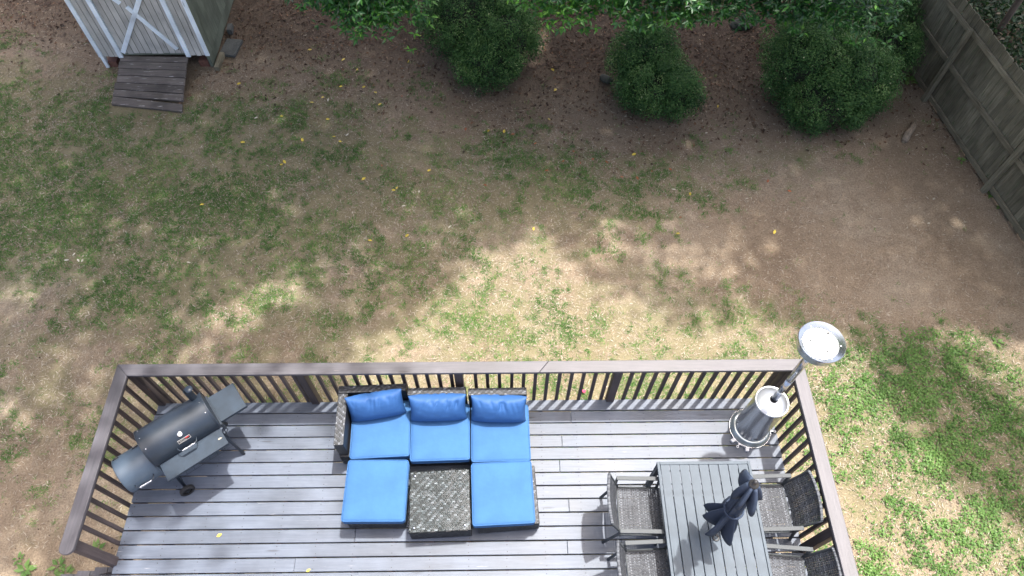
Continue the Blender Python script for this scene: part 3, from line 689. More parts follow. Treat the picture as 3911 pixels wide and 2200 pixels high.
MB().prism([(.010,.004),(.05,.003),(.053,.008),(.046,.0115),(.042,.009),(.036,.0135),(.030,.0095),(.024,.0135),(.019,.0095),(.012,.012)], .0032, .0042, BT).build('red_emblem', 'red', bd)
# lid handle: bent rod with spring grip
def handle(parent, e0, e1, y, z, out, drop, m='chrome'):
    pts = [(e0, y, z), (e0, y-.02, z+.004), (e0+.012, y-out*.75, z-drop*.6), (e0+.03, y-out, z-drop), (e1-.03, y-out, z-drop), (e1-.012, y-out*.75, z-drop*.6), (e1, y-.02, z+.004), (e1, y, z)]
    h = MB().tube(pts, .0052, 8).build('handle', 'grill', parent, smooth=True)
    hel = []; n = 26*8
    for i in range(n+1):
        t = i/n; a = 2*math.pi*26*t; hel.append((e0+.034+(e1-e0-.068)*t, y-out+.0105*math.cos(a), z-drop+.0105*math.sin(a)))
    MB().tube(hel, .0026, 4).build('spring_grip', m, h, smooth=True)
handle(bar, -.047, .153, -.080, .905, .062, .0)
chim = MB().lathe([(0,.0),(.038,.0),(.038,.30),(.034,.30),(.034,.1)], 28, Matrix.Translation((.325,.245,.915)), cap=False)
chim = chim.build('chimney', 'grill', gr); ssmooth(chim)
MB().lathe([(0,.2995),(.0405,.2995),(.0405,.304),(0,.306)], 28, Matrix.Translation((.328,.247,.917)) @ Matrix.Rotation(.06,4,'Y'), cap=False).build('flue_cap', 'grill', chim, smooth=True)
# shelves
fs_ = MB().box(-.275, .373, -.29, -.082, .792, .800).build('front_shelf', 'grillshelf', gr, bevel=.002)
MB().box(-.275, .373, -.29, -.286, .765, .7915).build('shelf_lip', 'grillshelf', fs_)
ss_ = MB().box(.415, .70, -.03, .30, .795, .803).build('side_shelf', 'grillshelf', gr, bevel=.002)
MB().box(.415, .70, -.03, -.026, .765, .7945).build('shelf_lip', 'grillshelf', ss_); MB().box(.696, .70, -.025, .295, .765, .7945).build('shelf_lip', 'grillshelf', ss_)
MB().box(.394, .414, -.06, .33, .66, .80).build('end_plate', 'grill', gr)
# firebox
AXF = Matrix.Translation((0, .12, .64)) @ Matrix.Rotation(math.radians(90), 4, 'Y')
fb = MB().lathe(barrel_prof(-.655, -.307, .20), 56, AXF, cap=False).build('firebox', 'grillgrey', gr); ssmooth(fb)
lid = MB(); a0, a1 = 10, 122; n_ = 18; vs = []; fsx = []
for i in range(n_+1):
    a = math.radians(a0+(a1-a0)*i/n_)
    for e, r in ((-.630,.2015),(-.630,.207),(-.330,.207),(-.330,.2015)): vs.append((e, .12-r*math.cos(a), .64+r*math.sin(a)))
for i in range(n_):
    for k in range(4): fsx.append((i*4+k, (i+1)*4+k, (i+1)*4+(k+1)%4, i*4+(k+1)%4))
fsx += [(0,1,2,3), tuple(n_*4+k for k in (3,2,1,0))]
lo = lid.add(vs, fsx).build('firebox_lid', 'grillgrey', fb); ssmooth(lo)
for e in (-.60, -.40):
    MB().tube([(e-.028, .12+.112, .64+.176), (e+.028, .12+.112, .64+.176)], .008, 8).build('hinge', 'blackpl', fb, smooth=True)
handle(lo, -.575, -.385, -.078, .70, .052, .0)
# legs, axle, wheels, rack
for e, nfoot in ((.33, -.09), (.33, .36)):
    MB().tube([(e-.01, .12+(nfoot-.12)*.42, .69), (e+.035, nfoot, .001)], .017, 12).build('leg', 'grill', gr, smooth=True)
for nfoot in (-.075, .32):
    MB().tube([(-.27, .12+(nfoot-.12)*.45, .69), (-.30, nfoot, .078)], .017, 12).build('leg', 'grill', gr, smooth=True)
MB().tube([(-.30, -.16, .078), (-.30, .405, .078)], .007, 8).build('axle', 'grill', gr, smooth=True)
for y in (-.130, .375):
    T = Matrix.Translation((-.30, y, .078)) @ Matrix.Rotation(math.radians(90), 4, 'X')
    w_ = MB().lathe([(.05,-.02),(.07,-.024),(.0775,-.016),(.0775,.016),(.07,.024),(.05,.02)], 32, T, cap=False).build('wheel', 'rubber', gr, smooth=True)
    hb = MB().lathe([(0,-.017),(.016,-.019),(.016,.019),(0,.017)], 18, T, cap=False)
    for k in range(8):
        a = k*math.pi/4; hb.box(.014, .053, -.005, .005, -.009, .009, T @ Matrix.Rotation(a, 4, 'Z'))
    hb.build('rim', 'blackpl', w_)
for e in (-.27, .355):
    for a in (60, 95, 130):
        MB().lathe([(0,.0),(.006,.0),(.005,.004),(0,.005)], 8, oncyl(e, a), cap=False).build('bolt', 'chrome', bar)
rk = MB()
for y in np.linspace(-.06, .30, 7): rk.tube([(-.28, y, .26), (.34, y, .26)], .003, 5)
for e in np.linspace(-.28, .34, 8): rk.tube([(e, -.06, .263), (e, .30, .263)], .003, 5)
for b_ in (((-.28,-.06,.26),(-.28,.30,.26)), ((.34,-.06,.26),(.34,.30,.26))): rk.tube(b_, .006, 6)
for y in (-.06, .30): rk.tube([(.40, y*.5+.06, .66), (.40, y*.6+.05, .50), (.34, y*.6+.05, .42)], .004, 5)
rk.build('wire_rack', 'grill', gr)

# ------------------------------------------------------------------ patio heater
ht = thing('patio_heater', 'tall stainless steel patio heater with round head in the deck corner', 'heater', (2.845, 2.835, DZ), math.radians(-32))
base = MB().lathe([(0,.018),(.222,.018),(.228,.024),(.228,.036),(.222,.042),(.216,.070),(.200,.086),(.19,.088),(0,.088)], 56, cap=False).build('base', 'galv', ht); ssmooth(base)
rim = MB().tube([(.236*math.cos(a), .236*math.sin(a), .028) for a in np.linspace(0, 2*math.pi, 48, endpoint=False)], .0042, 6, closed=True).build('base_hoop', 'chrome', base, smooth=True)
tank = MB().lathe([(.186,.089),(.184,.10),(.172,.80),(.172,.802)], 64, cap=False).build('tank_cover', 'steel', ht); ssmooth(tank)
ld = MB().lathe([(.1715,.800),(.178,.803),(.180,.812),(.179,.819),(.174,.823),(.168,.822),(.164,.820),(.160,.823),(.10,.848),(.045,.871),(.036,.873)], 64, cap=False).build('tank_cover_lid', 'steeltop', ht); ssmooth(ld)
MB().lathe([(.034,.868),(.041,.870),(.042,.882),(.036,.886),(.034,.88)], 28, cap=False).build('pole_collar', 'blackpl', ht, smooth=True)
for ang, z, w_, h_ in ((18, .60, .075, .028), (-62, .165, .026, .011)):
    T = Matrix.Rotation(math.radians(ang), 4, 'Z') @ Matrix.Translation((.1845-.0172*(z-.1)/.7, 0, z)) @ Matrix.Rotation(math.radians(90), 4, 'Y')
    MB().prism([(h_*math.cos(a), w_*math.sin(a)) for a in np.linspace(0, 2*math.pi, 20, endpoint=False)], -.004 if w_ > .05 else .0, .0022, T).build('hand_hole', 'blackpl', tank)
for a in (-130, -8): 
    T = Matrix.Rotation(math.radians(a+32), 4, 'Z')
    pl = MB().box(.222, .275, -.006, .006, .020, .025, T).lathe([(.008,.019),(.016,.019),(.016,.026),(.008,.026)], 16, T @ Matrix.Translation((.284,0,0)), cap=False); pl.build('anchor_tab', 'white', ht)
for a in (-175, -63): pass
for a, nm in ((-147, 'wheel'), (-108, 'wheel')):
    T = Matrix.Rotation(math.radians(a+32), 4, 'Z')
    MB().box(.245, .290, -.021, .021, .004, .046, T).build(nm, 'white', ht, bevel=.006)
    MB().tube([T @ Vector((.205,0,.04)), T @ Vector((.25,0,.028))], .004, 6).build('wheel_bracket', 'chrome', ht, smooth=True)
p0 = Matrix.Rotation(math.radians(-147+32), 4, 'Z') @ Vector((.262,0,.028)); p1 = Matrix.Rotation(math.radians(-108+32), 4, 'Z') @ Vector((.262,0,.028))
MB().tube([p0, p1], .0045, 6).build('wheel_axle', 'chrome', ht, smooth=True)
MB().tube([(0,0,.85), (0,0,1.36)], .0335, 28).build('pole', 'steel', ht, smooth=True)
MB().tube([(0,0,1.361), (0,0,1.93)], .0325, 28).build('pole', 'steel', ht, smooth=True)
MB().lathe([(.0335,1.352),(.035,1.353),(.035,1.367),(.033,1.368)], 28, cap=False).build('pole_joint', 'steel', ht, smooth=True)
bn = MB().lathe([(.030,1.90),(.050,1.91),(.058,1.93),(.060,1.985),(.085,2.0),(.092,2.01)], 40, cap=False).build('burner_neck', 'steel', ht); ssmooth(bn)
hd = MB().lathe([(.094,2.005),(.165,2.045),(.185,2.07),(.190,2.15),(.195,2.165)], 56, cap=False).build('burner_housing', 'galv', ht); ssmooth(hd)
dc = MB().lathe([(.19,2.158),(.209,2.164),(.212,2.175),(.210,2.190),(.206,2.193),(.200,2.190),(.160,2.164),(.152,2.165),(.146,2.174),(.10,2.177),(0,2.178)], 64, cap=False).build('top_disc', 'steeldisc', ht); ssmooth(dc)
for a, r in ((200, .095), (320, .095), (80, .12)):
    T = Matrix.Rotation(math.radians(a), 4, 'Z') @ Matrix.Translation((r,0,2.179)); MB().box(-.012,.012,-.003,.003,0,.004,T).box(-.004,.004,-.008,.008,0,.005,T).build('wing_nut', 'blackpl', dc)
for a in range(20, 380, 60):
    T = Matrix.Rotation(math.radians(a), 4, 'Z') @ Matrix.Translation((.172,0,2.173)); MB().lathe([(0,.0),(.006,.0),(.005,.003),(0,.004)], 10, T, cap=False).build('rivet', 'chrome', dc)

# ------------------------------------------------------------------ dining table, umbrella, chairs
TX0, TX1, TY0, TY1, TZ = 1.557, 2.513, .715, 2.222, .738
tb = thing('dining_table', 'long dark grey slatted metal dining table by the right railing', 'dining table', ((TX0+TX1)/2, (TY0+TY1)/2, DZ))
hw, hl = (TX1-TX0)/2, (TY1-TY0)/2
for s in (-1, 1): MB().box(-.014, .014, -hl, hl, -.03, 0).build('side_rail', 'tabledark', tb, bevel=.003).location = (s*(hw-.014), 0, TZ)
for s in (-1, 1): MB().box(-hw+.029, hw-.029, -.016, .016, -.03, 0).build('end_rail', 'tabledark', tb, bevel=.003).location = (0, s*(hl-.016), TZ)
gaps = [1.68+.0996*i for i in range(8)]; edges = [TX0+.029] + gaps + [TX1-.029]
cx = (TX0+TX1)/2
for a, b in zip(edges[:-1], edges[1:]):
    o = MB().box((a-b)/2+.0045, (b-a)/2-.0045, -hl+.034, hl-.034, -.016, 0).build('slat', 'tabledark', tb, bevel=.002); o.location = ((a+b)/2-cx, 0, TZ-.001+random.uniform(-.0007,.0007))
for y in (-.45, 0, .45): MB().box(-hw+.03, hw-.03, y-.02+.09*(y == 0), y+.02+.09*(y == 0), TZ-.04, TZ-.0175).build('cross_brace', 'framedark', tb)
for sx in (-1,1):
    for sy in (-1,1): MB().box(sx*(hw-.03)-.026, sx*(hw-.03)+.026, sy*(hl-.03)-.026, sy*(hl-.03)+.026, .001, TZ-.0305).build('leg', 'framedark', tb, bevel=.004)
MB().lathe([(.021,TZ+.0),(.036,TZ+.0),(.036,TZ+.004),(.03,TZ+.006),(.021,TZ+.006)], 28, cap=False).build('umbrella_ring', 'blackpl', tb, smooth=True)
# closed umbrella
_p = at(2200+1605*.427, 1650+447*.427, DZ+2.276); UMT = (-(_p[1]-(TY0+TY1)/2)/2.276*1.0, (_p[0]-(TX0+TX1)/2)/2.276)
um = thing('closed_umbrella', 'folded navy patio umbrella standing through the dining table', 'umbrella', ((TX0+TX1)/2+.002, (TY0+TY1)/2, DZ))
um.rotation_euler = (UMT[0], UMT[1], 0)
MB().lathe([(0,.002),(.20,.002),(.205,.02),(.19,.045),(.05,.07),(.03,.075),(.03,.22),(0,.22)], 32, cap=False).build('base', 'blackpl', um, smooth=True)
MB().tube([(0,0,.08), (0,0,2.24)], .0185, 18).build('pole', 'polegrey', um, smooth=True)
def folded(name, prof, nf, seed, parent, sharp=2.2):
    """cloth gathered round the pole: thin deep pleats of uneven size that fan out towards the hem"""
    r = np.random.default_rng(seed); q = 18; n = nf*q; amp = r.uniform(.35,1.35,nf); drop = r.uniform(-.045,.03,nf); tw = r.uniform(-.5,.5,nf)
    cuts = np.cumsum(r.uniform(.6,1.4,nf)); cuts = np.concatenate([[0], cuts])/cuts[-1]
    vs = []; fs = []
    for (z, r0, A) in prof:
        low = (prof[0][0]-z)/(prof[0][0]-prof[-1][0])
        for k in range(n):
            f = k//q; t = (k % q)/q; ang = 2*math.pi*(cuts[f]+(cuts[f+1]-cuts[f])*t)
            s = math.sin(math.pi*t)**sharp; rr = r0 + A*amp[f]*s + .004*low*math.sin(5*ang+seed)
            ang += tw[f]*s*low*.9
            vs.append((rr*math.cos(ang), rr*math.sin(ang), z + (drop[f]+.05*amp[f])*s*low + .008*low*math.sin(9*ang)))
    for i in range(len(prof)-1):
        for k in range(n): fs.append((i*n+k, (i+1)*n+k, (i+1)*n+(k+1)%n, i*n+(k+1)%n))
    o = MB().add(vs, fs).build(name, 'navy', parent, smooth=True)
    sm = o.modifiers.new('thick', 'SOLIDIFY'); sm.thickness = .003
    return o
folded('canopy', [(2.20,.030,.006),(2.05,.040,.012),(1.85,.052,.022),(1.68,.054,.030),(1.57,.046,.026),(1.50,.048,.038),(1.39,.052,.085),(1.28,.054,.135),(1.17,.052,.180),(1.06,.048,.210)], 9, 5, um)
folded('vent_flap', [(2.225,.034,.002),(2.20,.044,.020),(2.12,.052,.055),(2.04,.054,.085),(1.97,.052,.11)], 6, 8, um, 1.3)
MB().tube([(.082*math.cos(a), .082*math.sin(a), 1.57+.015*math.sin(a)) for a in np.linspace(0, 2*math.pi, 24, endpoint=False)], .010, 6, closed=True).build('tie_strap', 'navy', um, smooth=True)
MB().lathe([(0,2.215),(.040,2.218),(.040,2.232),(.024,2.245),(.014,2.262),(.014,2.268),(.018,2.276),(.017,2.288),(.008,2.296),(0,2.297)], 24, cap=False).build('finial', 'polegrey', um, smooth=True)

def open_weave(name, parent, nu, nv, fn, wu, wv, seed=0):
    """woven panel with open holes: strands over and under; fn(u,v,off) -> point"""
    r = np.random.default_rng(seed); mb = MB(); rn = []
    for j in range(nv):                                     # strands across
        v = (j+.5)/nv; tone = r.uniform(.25,1.)
        for i in range(nu):
            u0, u1 = i/nu, (i+1)/nu; um_ = (u0+u1)/2; s = 1 if (i+j) % 2 else -1; h = .0022*s
            vs = [fn(u0, v-wv/2, 0), fn(u0, v+wv/2, 0), fn(um_, v-wv/2, h), fn(um_, v+wv/2, h), fn(u1, v-wv/2, 0), fn(u1, v+wv/2, 0)]
            mb.add(vs, [(0,2,3,1),(2,4,5,3)]); rn += [float(np.clip(tone+r.uniform(-.3,.3)-(.25 if s < 0 else 0),0,1))]*6  # pieces dipping under get a darker colour that stands for shade
    for i in range(nu):                                     # strands along
        u = (i+.5)/nu
        for j in range(nv):
            v0, v1 = j/nv, (j+1)/nv; s = -1 if (i+j) % 2 else 1; h = .0018*s
            vm = (v0+v1)/2
            vs = [fn(u-wu/2, v0, 0), fn(u+wu/2, v0, 0), fn(u-wu/2, vm, h), fn(u+wu/2, vm, h), fn(u-wu/2, v1, 0), fn(u+wu/2, v1, 0)]
            mb.add(vs, [(0,1,3,2),(2,3,5,4)]); rn += [float(r.uniform(0,.45))]*6
    mb.r = rn
    return mb.build(name, 'chairweave', parent, kind='stuff')
def make_chair():
    """local +x faces the table; origin on the floor under the seat centre"""
    t = thing('dining_chair', 'x', 'chair', (0,0,0), 0, 'wicker dining chairs around the table')
    sw = .445
    def seat(u, v, o): return ((u-.5)*.45, (v-.5)*sw, .430+o - .012*math.sin(math.pi*u)*math.sin(math.pi*v))
    open_weave('seat_weave', t, 34, 20, lambda u, v, o: seat(v, u, o), .7/34, .6/20, 1)
    lean = math.tan(math.radians(15))
    def back(u, v, o):
        y = (u-.5)*(.46+.03*v); z = .445+.425*v; bow = .024*(1-(2*(u-.5))**2)
        return (-.232-lean*(z-.43)*.95-bow-o+.012*math.cos(math.pi*v), y, z - .02*(2*(u-.5))**2*v)
    open_weave('backrest_weave', t, 24, 34, back, .84/24, .84/34, 2)
    # frame round seat and back
    fpts = [seat(a, b, -.006) for a, b in ((0,0),(.5,0),(1,0),(1,.5),(1,1),(.5,1),(0,1),(0,.5))]
    MB().tube(fpts, .011, 8, closed=True).build('seat_frame', 'framedark', t, smooth=True)
    bp_ = [back(0, v, 0) for v in np.linspace(0,1,6)] + [back(u, 1, 0) for u in np.linspace(.1,.9,9)] + [back(1, v, 0) for v in np.linspace(1,0,6)]
    br = MB().tube(bp_, .012, 8); br.build('backrest_frame', 'framedark', t, smooth=True)
    # wrapped strands on the top edge
    wr = MB(); rn = []; r = np.random.default_rng(4)
    for u in np.linspace(.02,.98,44):
        c = Vector(back(u,1,0)); wr.tube([c+Vector((0,-.0046,0)), c+Vector((0,.0046,0))], .0155, 7); rn += [float(r.uniform(.2,1))]*14
    wr.r = rn; wr.build('edge_wrap', 'chairweave', t, kind='stuff')
    for s in (-1,1):
        MB().box(-.255, .20, s*.262-.021, s*.262+.021, .632, .648).build('armrest', 'framedark', t, bevel=.004)
        MB().tube([(.205, s*.250, .001), (.200, s*.255, .45), (.188, s*.262, .633)], .0155, 8).build('leg', 'framedark', t, smooth=True)
        MB().tube([(-.345, s*.235, .001), (-.28, s*.242, .28), (-.245, s*.248, .45), (-.247, s*.258, .634)], .0155, 8).build('leg', 'framedark', t, smooth=True)
        MB().tube([(.203, s*.240, .39), (-.245, s*.240, .39)], .010, 8).build('stretcher', 'framedark', t, smooth=True)
    MB().tube([(.203, -.25, .40), (.203, .25, .40)], .010, 8).build('stretcher', 'framedark', t, smooth=True)
    return t
ch0 = make_chair()
spots = [(1.392, 1.818, math.radians(-1.5), 'wicker dining chair on the sofa side of the table, nearer the heater'),
         (1.432, 1.195, math.radians(2.), 'wicker dining chair on the sofa side of the table, cut by the picture bottom'),
         (2.690, 1.828, math.radians(181), 'wicker dining chair between table and right railing, behind the folded umbrella'),
         (2.715, 1.130, math.radians(175), 'wicker dining chair by the right railing, turned askew, cut by the picture bottom')]
for i, (x, y, a, lab) in enumerate(spots):
    c = ch0 if i == 0 else copy_tree(ch0)
    c.location = (x, y, DZ+.001); c.rotation_euler = (0,0,a); c['label'] = lab

# ------------------------------------------------------------------ shed and its ramp
SA = np.array([-7.989, 11.248]); SANG = math.radians(.8)
sh = thing('garden_shed', 'pale grey plank garden shed with white trim and crossed door braces', 'shed', (SA[0], SA[1], 0), SANG)
SW, SDp, SB, SHt = 2.176, 3.0, .30, 2.35
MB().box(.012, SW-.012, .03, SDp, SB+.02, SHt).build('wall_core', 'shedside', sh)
def plank(x0, x1, y0, y1, z0, z1, name='siding_plank', m='shedsiding', bev=.004, par=None):
    cx, cyy, cz = (x0+x1)/2, (y0+y1)/2, (z0+z1)/2
    o = MB().box(x0-cx, x1-cx, y0-cyy, y1-cyy, z0-cz, z1-cz).build(name, m, par or sh, bevel=bev); o.location = (cx, cyy, cz); return o
def planks(x0, x1, pitch, y0, y1, z0, z1, par=None):
    x = x0
    while x < x1-.02:
        b = min(x+pitch-.012, x1); plank(x, b, y0+random.uniform(0,.003), y1, z0+random.uniform(-.008,.008), z1, par=par); x += pitch
planks(.085, .385, .112, .012, .029, SB, SHt); planks(1.805, 2.095, .112, .012, .029, SB, SHt)
for a, b in ((0,.085), (2.095, SW)): plank(a, b, -.006, .0295, SB, SHt, 'corner_trim', 'shedtrim')
for a, b in ((.385,.475), (1.715,1.805)): plank(a, b, -.012, .0285, SB-.015, 2.10, 'door_trim', 'shedtrim')
plank(.36, 1.83, -.016, .0275, 2.105, 2.20, 'door_head', 'shedtrim')
door = thing('door', None, None); door.parent = sh
bpy.data.objects.remove(door)
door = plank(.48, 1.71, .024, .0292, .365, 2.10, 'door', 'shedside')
x = .483
while x < 1.70:
    b = min(x+.117-.011, 1.708); o = MB().box(x-1.095, b-1.095, -.011, -.0035, -.868+random.uniform(-.01,.01), .866).build('door_plank', 'shedsiding', door, bevel=.003); x += .117
def brace(x0, z0, x1, z1, w, y):
    d = Vector((x1-x0, 0, z1-z0)); L_ = d.length; a = math.atan2(d.z, d.x)
    T = Matrix.Translation((x0-1.095, y, z0-1.2325)) @ Matrix.Rotation(-a, 4, 'Y')
    MB().box(0, L_, -.012, .012, -w/2, w/2, T).build('door_brace', 'shedtrim', door, bevel=.003)
brace(.512, .40, 1.70, 2.06, .085, -.024); brace(1.600, .47, 1.06, 1.425, .085, -.0235); brace(.975, 1.50, .53, 2.07, .085, -.0235)
MB().box(.02, .035, -.02, -.004, -.79, -.74, Matrix.Translation((.5,0,0))).build('rotten_corner', 'ramp', door)
# right side wall boards, skirt, floor frame, blocks
y = .03
while y < SDp-.1:
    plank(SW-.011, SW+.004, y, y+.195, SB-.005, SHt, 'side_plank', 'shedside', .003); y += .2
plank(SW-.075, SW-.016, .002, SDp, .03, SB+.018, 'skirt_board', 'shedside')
for y in (.28, 1.4, 2.6):
    plank(.10, SW-.1, y, y+.09, .14, SB+.018, 'floor_joist', 'joist')
for (x, y) in ((.05,.05), (.05,1.4), (.05,2.7), (SW-.30,.05), (SW-.30,1.4), (SW-.30,2.7)): plank(x, x+.19, y, y+.19, -.02, .139, 'foundation_block', 'brickred')
plank(.012, .075, .004, .09, .03, SB+.018, 'corner_leg', 'shedtrim')
# roof (gambrel simplified to two slopes), overhanging
rz0, rz1 = SHt-.02, 3.25
for s, nm in ((-1,'roof'), (1,'roof')):
    xm = SW/2; xe = xm+s*(SW/2+.14)
    MB().add([(xe,-.05,rz0-.1),(xm,-.05,rz1),(xm,SDp+.12,rz1),(xe,SDp+.12,rz0-.1),(xe,-.05,rz0-.03),(xm,-.05,rz1+.07),(xm,SDp+.12,rz1+.07),(xe,SDp+.12,rz0-.03)], [(0,1,2,3),(7,6,5,4),(0,4,5,1),(1,5,6,2),(2,6,7,3),(3,7,4,0)]).build(nm, 'shingle', sh)
MB().add([(0,.01,SHt+.001),(SW,.01,SHt+.001),(SW/2,.01,rz1-.02),(0,.03,SHt+.001),(SW,.03,SHt+.001),(SW/2,.03,rz1-.02)], [(0,1,2),(5,4,3),(0,3,4,1),(1,4,5,2),(2,5,3,0)]).build('gable', 'shedsiding', sh)
# ramp of weathered planks
rp = thing('shed_ramp', 'weathered dark plank ramp sloping down from the shed door', 'ramp', (0,0,0))
tl, tr_ = at(150+940*.3313, 645*.3313, .30), at(150+1708*.3313, 655*.3313, .30); bl, br_ = at(150+828*.3313, 1210*.3313, .05), at(150+1640*.3313, 1285*.3313, .05)
tl, tr_, bl, br_ = [Vector(p) for p in (tl, tr_, bl, br_)]
edges_v = [0, .118, .262, .402, .545, .688, .832, 1.0]; skew = [(.0,.0)]*8
for i in range(7):
    f0, f1 = edges_v[i], edges_v[i+1]-.016
    jl = random.uniform(-.012,.012); jr = random.uniform(-.012,.012)
    A = tl.lerp(bl, f0); B = tr_.lerp(br_, f0); C_ = tr_.lerp(br_, f1); D_ = tl.lerp(bl, f1)
    ex = (B-A).normalized(); A = A+ex*jl; D_ = D_+ex*jl; B = B+ex*jr; C_ = C_+ex*jr
    if i == 6: A = A+Vector((0,.01,0)); B = B-Vector((0,.055,0)); C_ = C_-Vector((0,.02,0))
    if i == 5: C_ = C_+Vector((0,.015,0))
    ctr = (A+B+C_+D_)/4; dn = Vector((0,0,-.038))
    vs = [p-ctr for p in (D_,C_,B,A)] ; vs = [p+dn for p in vs]+vs
    o = MB().add(vs, [(3,2,1,0),(4,5,6,7),(0,1,5,4),(1,2,6,5),(2,3,7,6),(3,0,4,7)]).build('plank', 'ramp', rp, bevel=.005); o.location = ctr+Vector((0,0,random.uniform(-.003,.003)))
for f in (.06, .5, .94):
    A = tl.lerp(tr_, f)+Vector((0,-.02,-.042)); B = bl.lerp(br_, f)+Vector((0,.05,-.042)); s = Vector((.02,0,0)); dn = Vector((0,0,-.001)); za = -A.z+.0; 
    vs = [A-s, A+s, B+s, B-s]; lo_ = [Vector((p.x,p.y,max(-.03, p.z-.14))) for p in vs]
    MB().add([*lo_, *vs], [(3,2,1,0),(4,5,6,7),(0,1,5,4),(1,2,6,5),(2,3,7,6),(3,0,4,7)]).build('stringer', 'joist', rp)
# loose blocks and a post lying beside the shed
def slab(name, label, cat, c, size, rz, m, tilt=0):
    o = MB().box(-size[0]/2, size[0]/2, -size[1]/2, size[1]/2, 0, size[2]).build(name, m, None, bevel=.008); o.location = c; o.rotation_euler = (tilt,0,rz); tag(o, label, cat); return o
slab('stepping_slab', 'dark flat concrete slab on the ground beside the shed wall', 'slab', (-5.60, 11.86, -.005), (.34,.50,.06), math.radians(-8), 'concrete')
slab('timber_offcut', 'grey timber offcut lying along the shed corner', 'timber', (-5.735, 11.42, -.003), (.10,.46,.10), math.radians(-3), 'fencerail')
slab('small_block', 'small pale block under the shed side wall', 'block', (-5.72, 12.42, -.003), (.10,.22,.12), math.radians(5), 'concrete')

# ------------------------------------------------------------------ board fence on the right
FP1, FP2 = np.array([8.313,10.277]), np.array([8.629,7.953]); fd = (FP2-FP1); FSP = np.linalg.norm(fd); fd = fd/FSP
fang = math.atan2(fd[1], fd[0])
fe = thing('board_fence', 'weathered board privacy fence with posts and rails along the right side', 'fence', (FP1[0], FP1[1], 0), fang)
# local x runs towards the camera, local +y is the far side (outside)
s_ = 1
picm = [MB().prism([(-.069,0),(.069,0),(.069,1.80),(.05,1.83),(-.05,1.83),(-.069,1.80)], -.008, .008, Matrix.Rotation(math.radians(90),4,'X')).mesh('picket') for _ in range(1)][0]
x = -5.6
while x < 7.2:
    o = link('picket', picm, 'fence', fe, bevel=.003); o.location = (x, .098+random.uniform(-.003,.003), .02+random.uniform(-.02,.015)); o.rotation_euler = (random.uniform(-.006,.006), random.uniform(-.006,.006), random.uniform(-.02,.02)); x += .1405
fr_m = wood('fence_rail_x', (.125,.115,.080), (.235,.212,.152), 0, rough=.85, spec=.15, objvar=.15, bump=.4)
for z in (.12, .86, 1.58):
    for k in range(-3, 4):
        a = k*FSP+.0; o = MB().box(-FSP/2+.003, FSP/2-.003, -.019, .019, -.044, .044).build('fence_rail', fr_m, fe, bevel=.004); o.location = (a+FSP/2*(1 if z != .86 else 1), .064, z+random.uniform(-.012,.012)); o.rotation_euler = (0, random.uniform(-.004,.004), 0)
for k in range(-2, 4):
    o = MB().box(-.045, .045, -.045, .045, -.1, 1.66).build('fence_post', M['fence'], fe, bevel=.006); o.location = (k*FSP, -.001, 0)

# ------------------------------------------------------------------ boxwood bushes
def bush(label, blobs, n, seed, size=(.024,.044)):
    """blobs: (x,y,z,rx,ry,rz) give the mass; its surface is broken into many leafy clumps"""
    r = np.random.default_rng(seed); bx = np.mean([b[0] for b in blobs]); by = np.mean([b[1] for b in blobs])
    t = thing('boxwood_bush', label, 'bush', (bx, by, 0), 0, 'clipped boxwood bushes')
    vol = np.array([b[3]*b[4]+b[3]*b[5] for b in blobs]); m = int(210*vol.sum()**.8)
    pick = r.choice(len(blobs), m*4, p=vol/vol.sum()); B = np.array(blobs)[pick]; d = r.normal(size=(m*4,3)); d[:,2] += .25; d /= np.linalg.norm(d, axis=1, keepdims=True)
    C0 = B[:,:3] + d*B[:,3:]*r.uniform(.78,1.08,(m*4,1)); keep = C0[:,2] > .04
    for b in blobs:
        q = (C0-np.array(b[:3]))/np.array(b[3:]); keep &= np.sum(q*q,1) > .60
    C0 = C0[keep][:m]; m = len(C0); cr = r.uniform(.07,.22,m); ct = r.normal(0,.19,m)
    k = r.choice(m, n, p=cr**2/np.sum(cr**2)); dd = r.normal(size=(n,3)); dd[:,2] += .35; dd /= np.linalg.norm(dd, axis=1, keepdims=True)
    rad = cr[k]*(1-np.abs(r.normal(0,.22,n)))*(1+(r.random(n) < .10)*r.uniform(0,.8,n))
    P = C0[k] + dd*rad[:,None]*np.array([1,1,1.1]); ok = P[:,2] > .01; P = P[ok]; dd = dd[ok]; k = k[ok]
    nrm = dd + r.normal(0,.5,dd.shape) + np.array([0,0,.4])
    rn = np.clip(.46+ct[k]+r.normal(0,.16,len(P))+.22*dd[:,2]-.1,0,.97); rn[r.random(len(P)) < .006] = 1.  # upper leaves of each clump coloured lighter, as if lit from above
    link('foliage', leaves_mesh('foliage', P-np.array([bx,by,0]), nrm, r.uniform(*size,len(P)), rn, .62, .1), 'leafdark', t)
    core = MB()
    for b in blobs:
        T = Matrix.Translation((b[0]-bx, b[1]-by, b[2])) @ Matrix.Diagonal((b[3]*.70,b[4]*.70,b[5]*.70,1)); prof = [(math.sin(a), -math.cos(a)) for a in np.linspace(.05, math.pi-.05, 12)]; core.lathe(prof, 20, T)
    core.v = [(a, b, max(c, .01)) for a, b, c in core.v]
    core.build('branches', 'twigdark', t, smooth=True)
    st = MB()
    for q in range(26):
        c = C0[r.integers(m)]-np.array([bx,by,0]); st.tube([(c[0]*.3, c[1]*.3, -.02+.2*(q > 4)), tuple(c*np.array([.75,.75,.8])), tuple(c*1.06+r.normal(0,.03,3))], [.012,.007,.002], 5)
    st.build('stem', 'twig', t)
M['twigdark'] = mat('inner_twigs', (.020,.026,.014), .95, var=.4, scale=20)
bush('large round boxwood bush, leftmost of the row, nearest the shed', [(-.62,11.75,.78,.95,.85,.72),(-.02,11.25,.70,.74,.72,.64),(-.22,10.85,.48,.62,.52,.46)], 62000, 1)
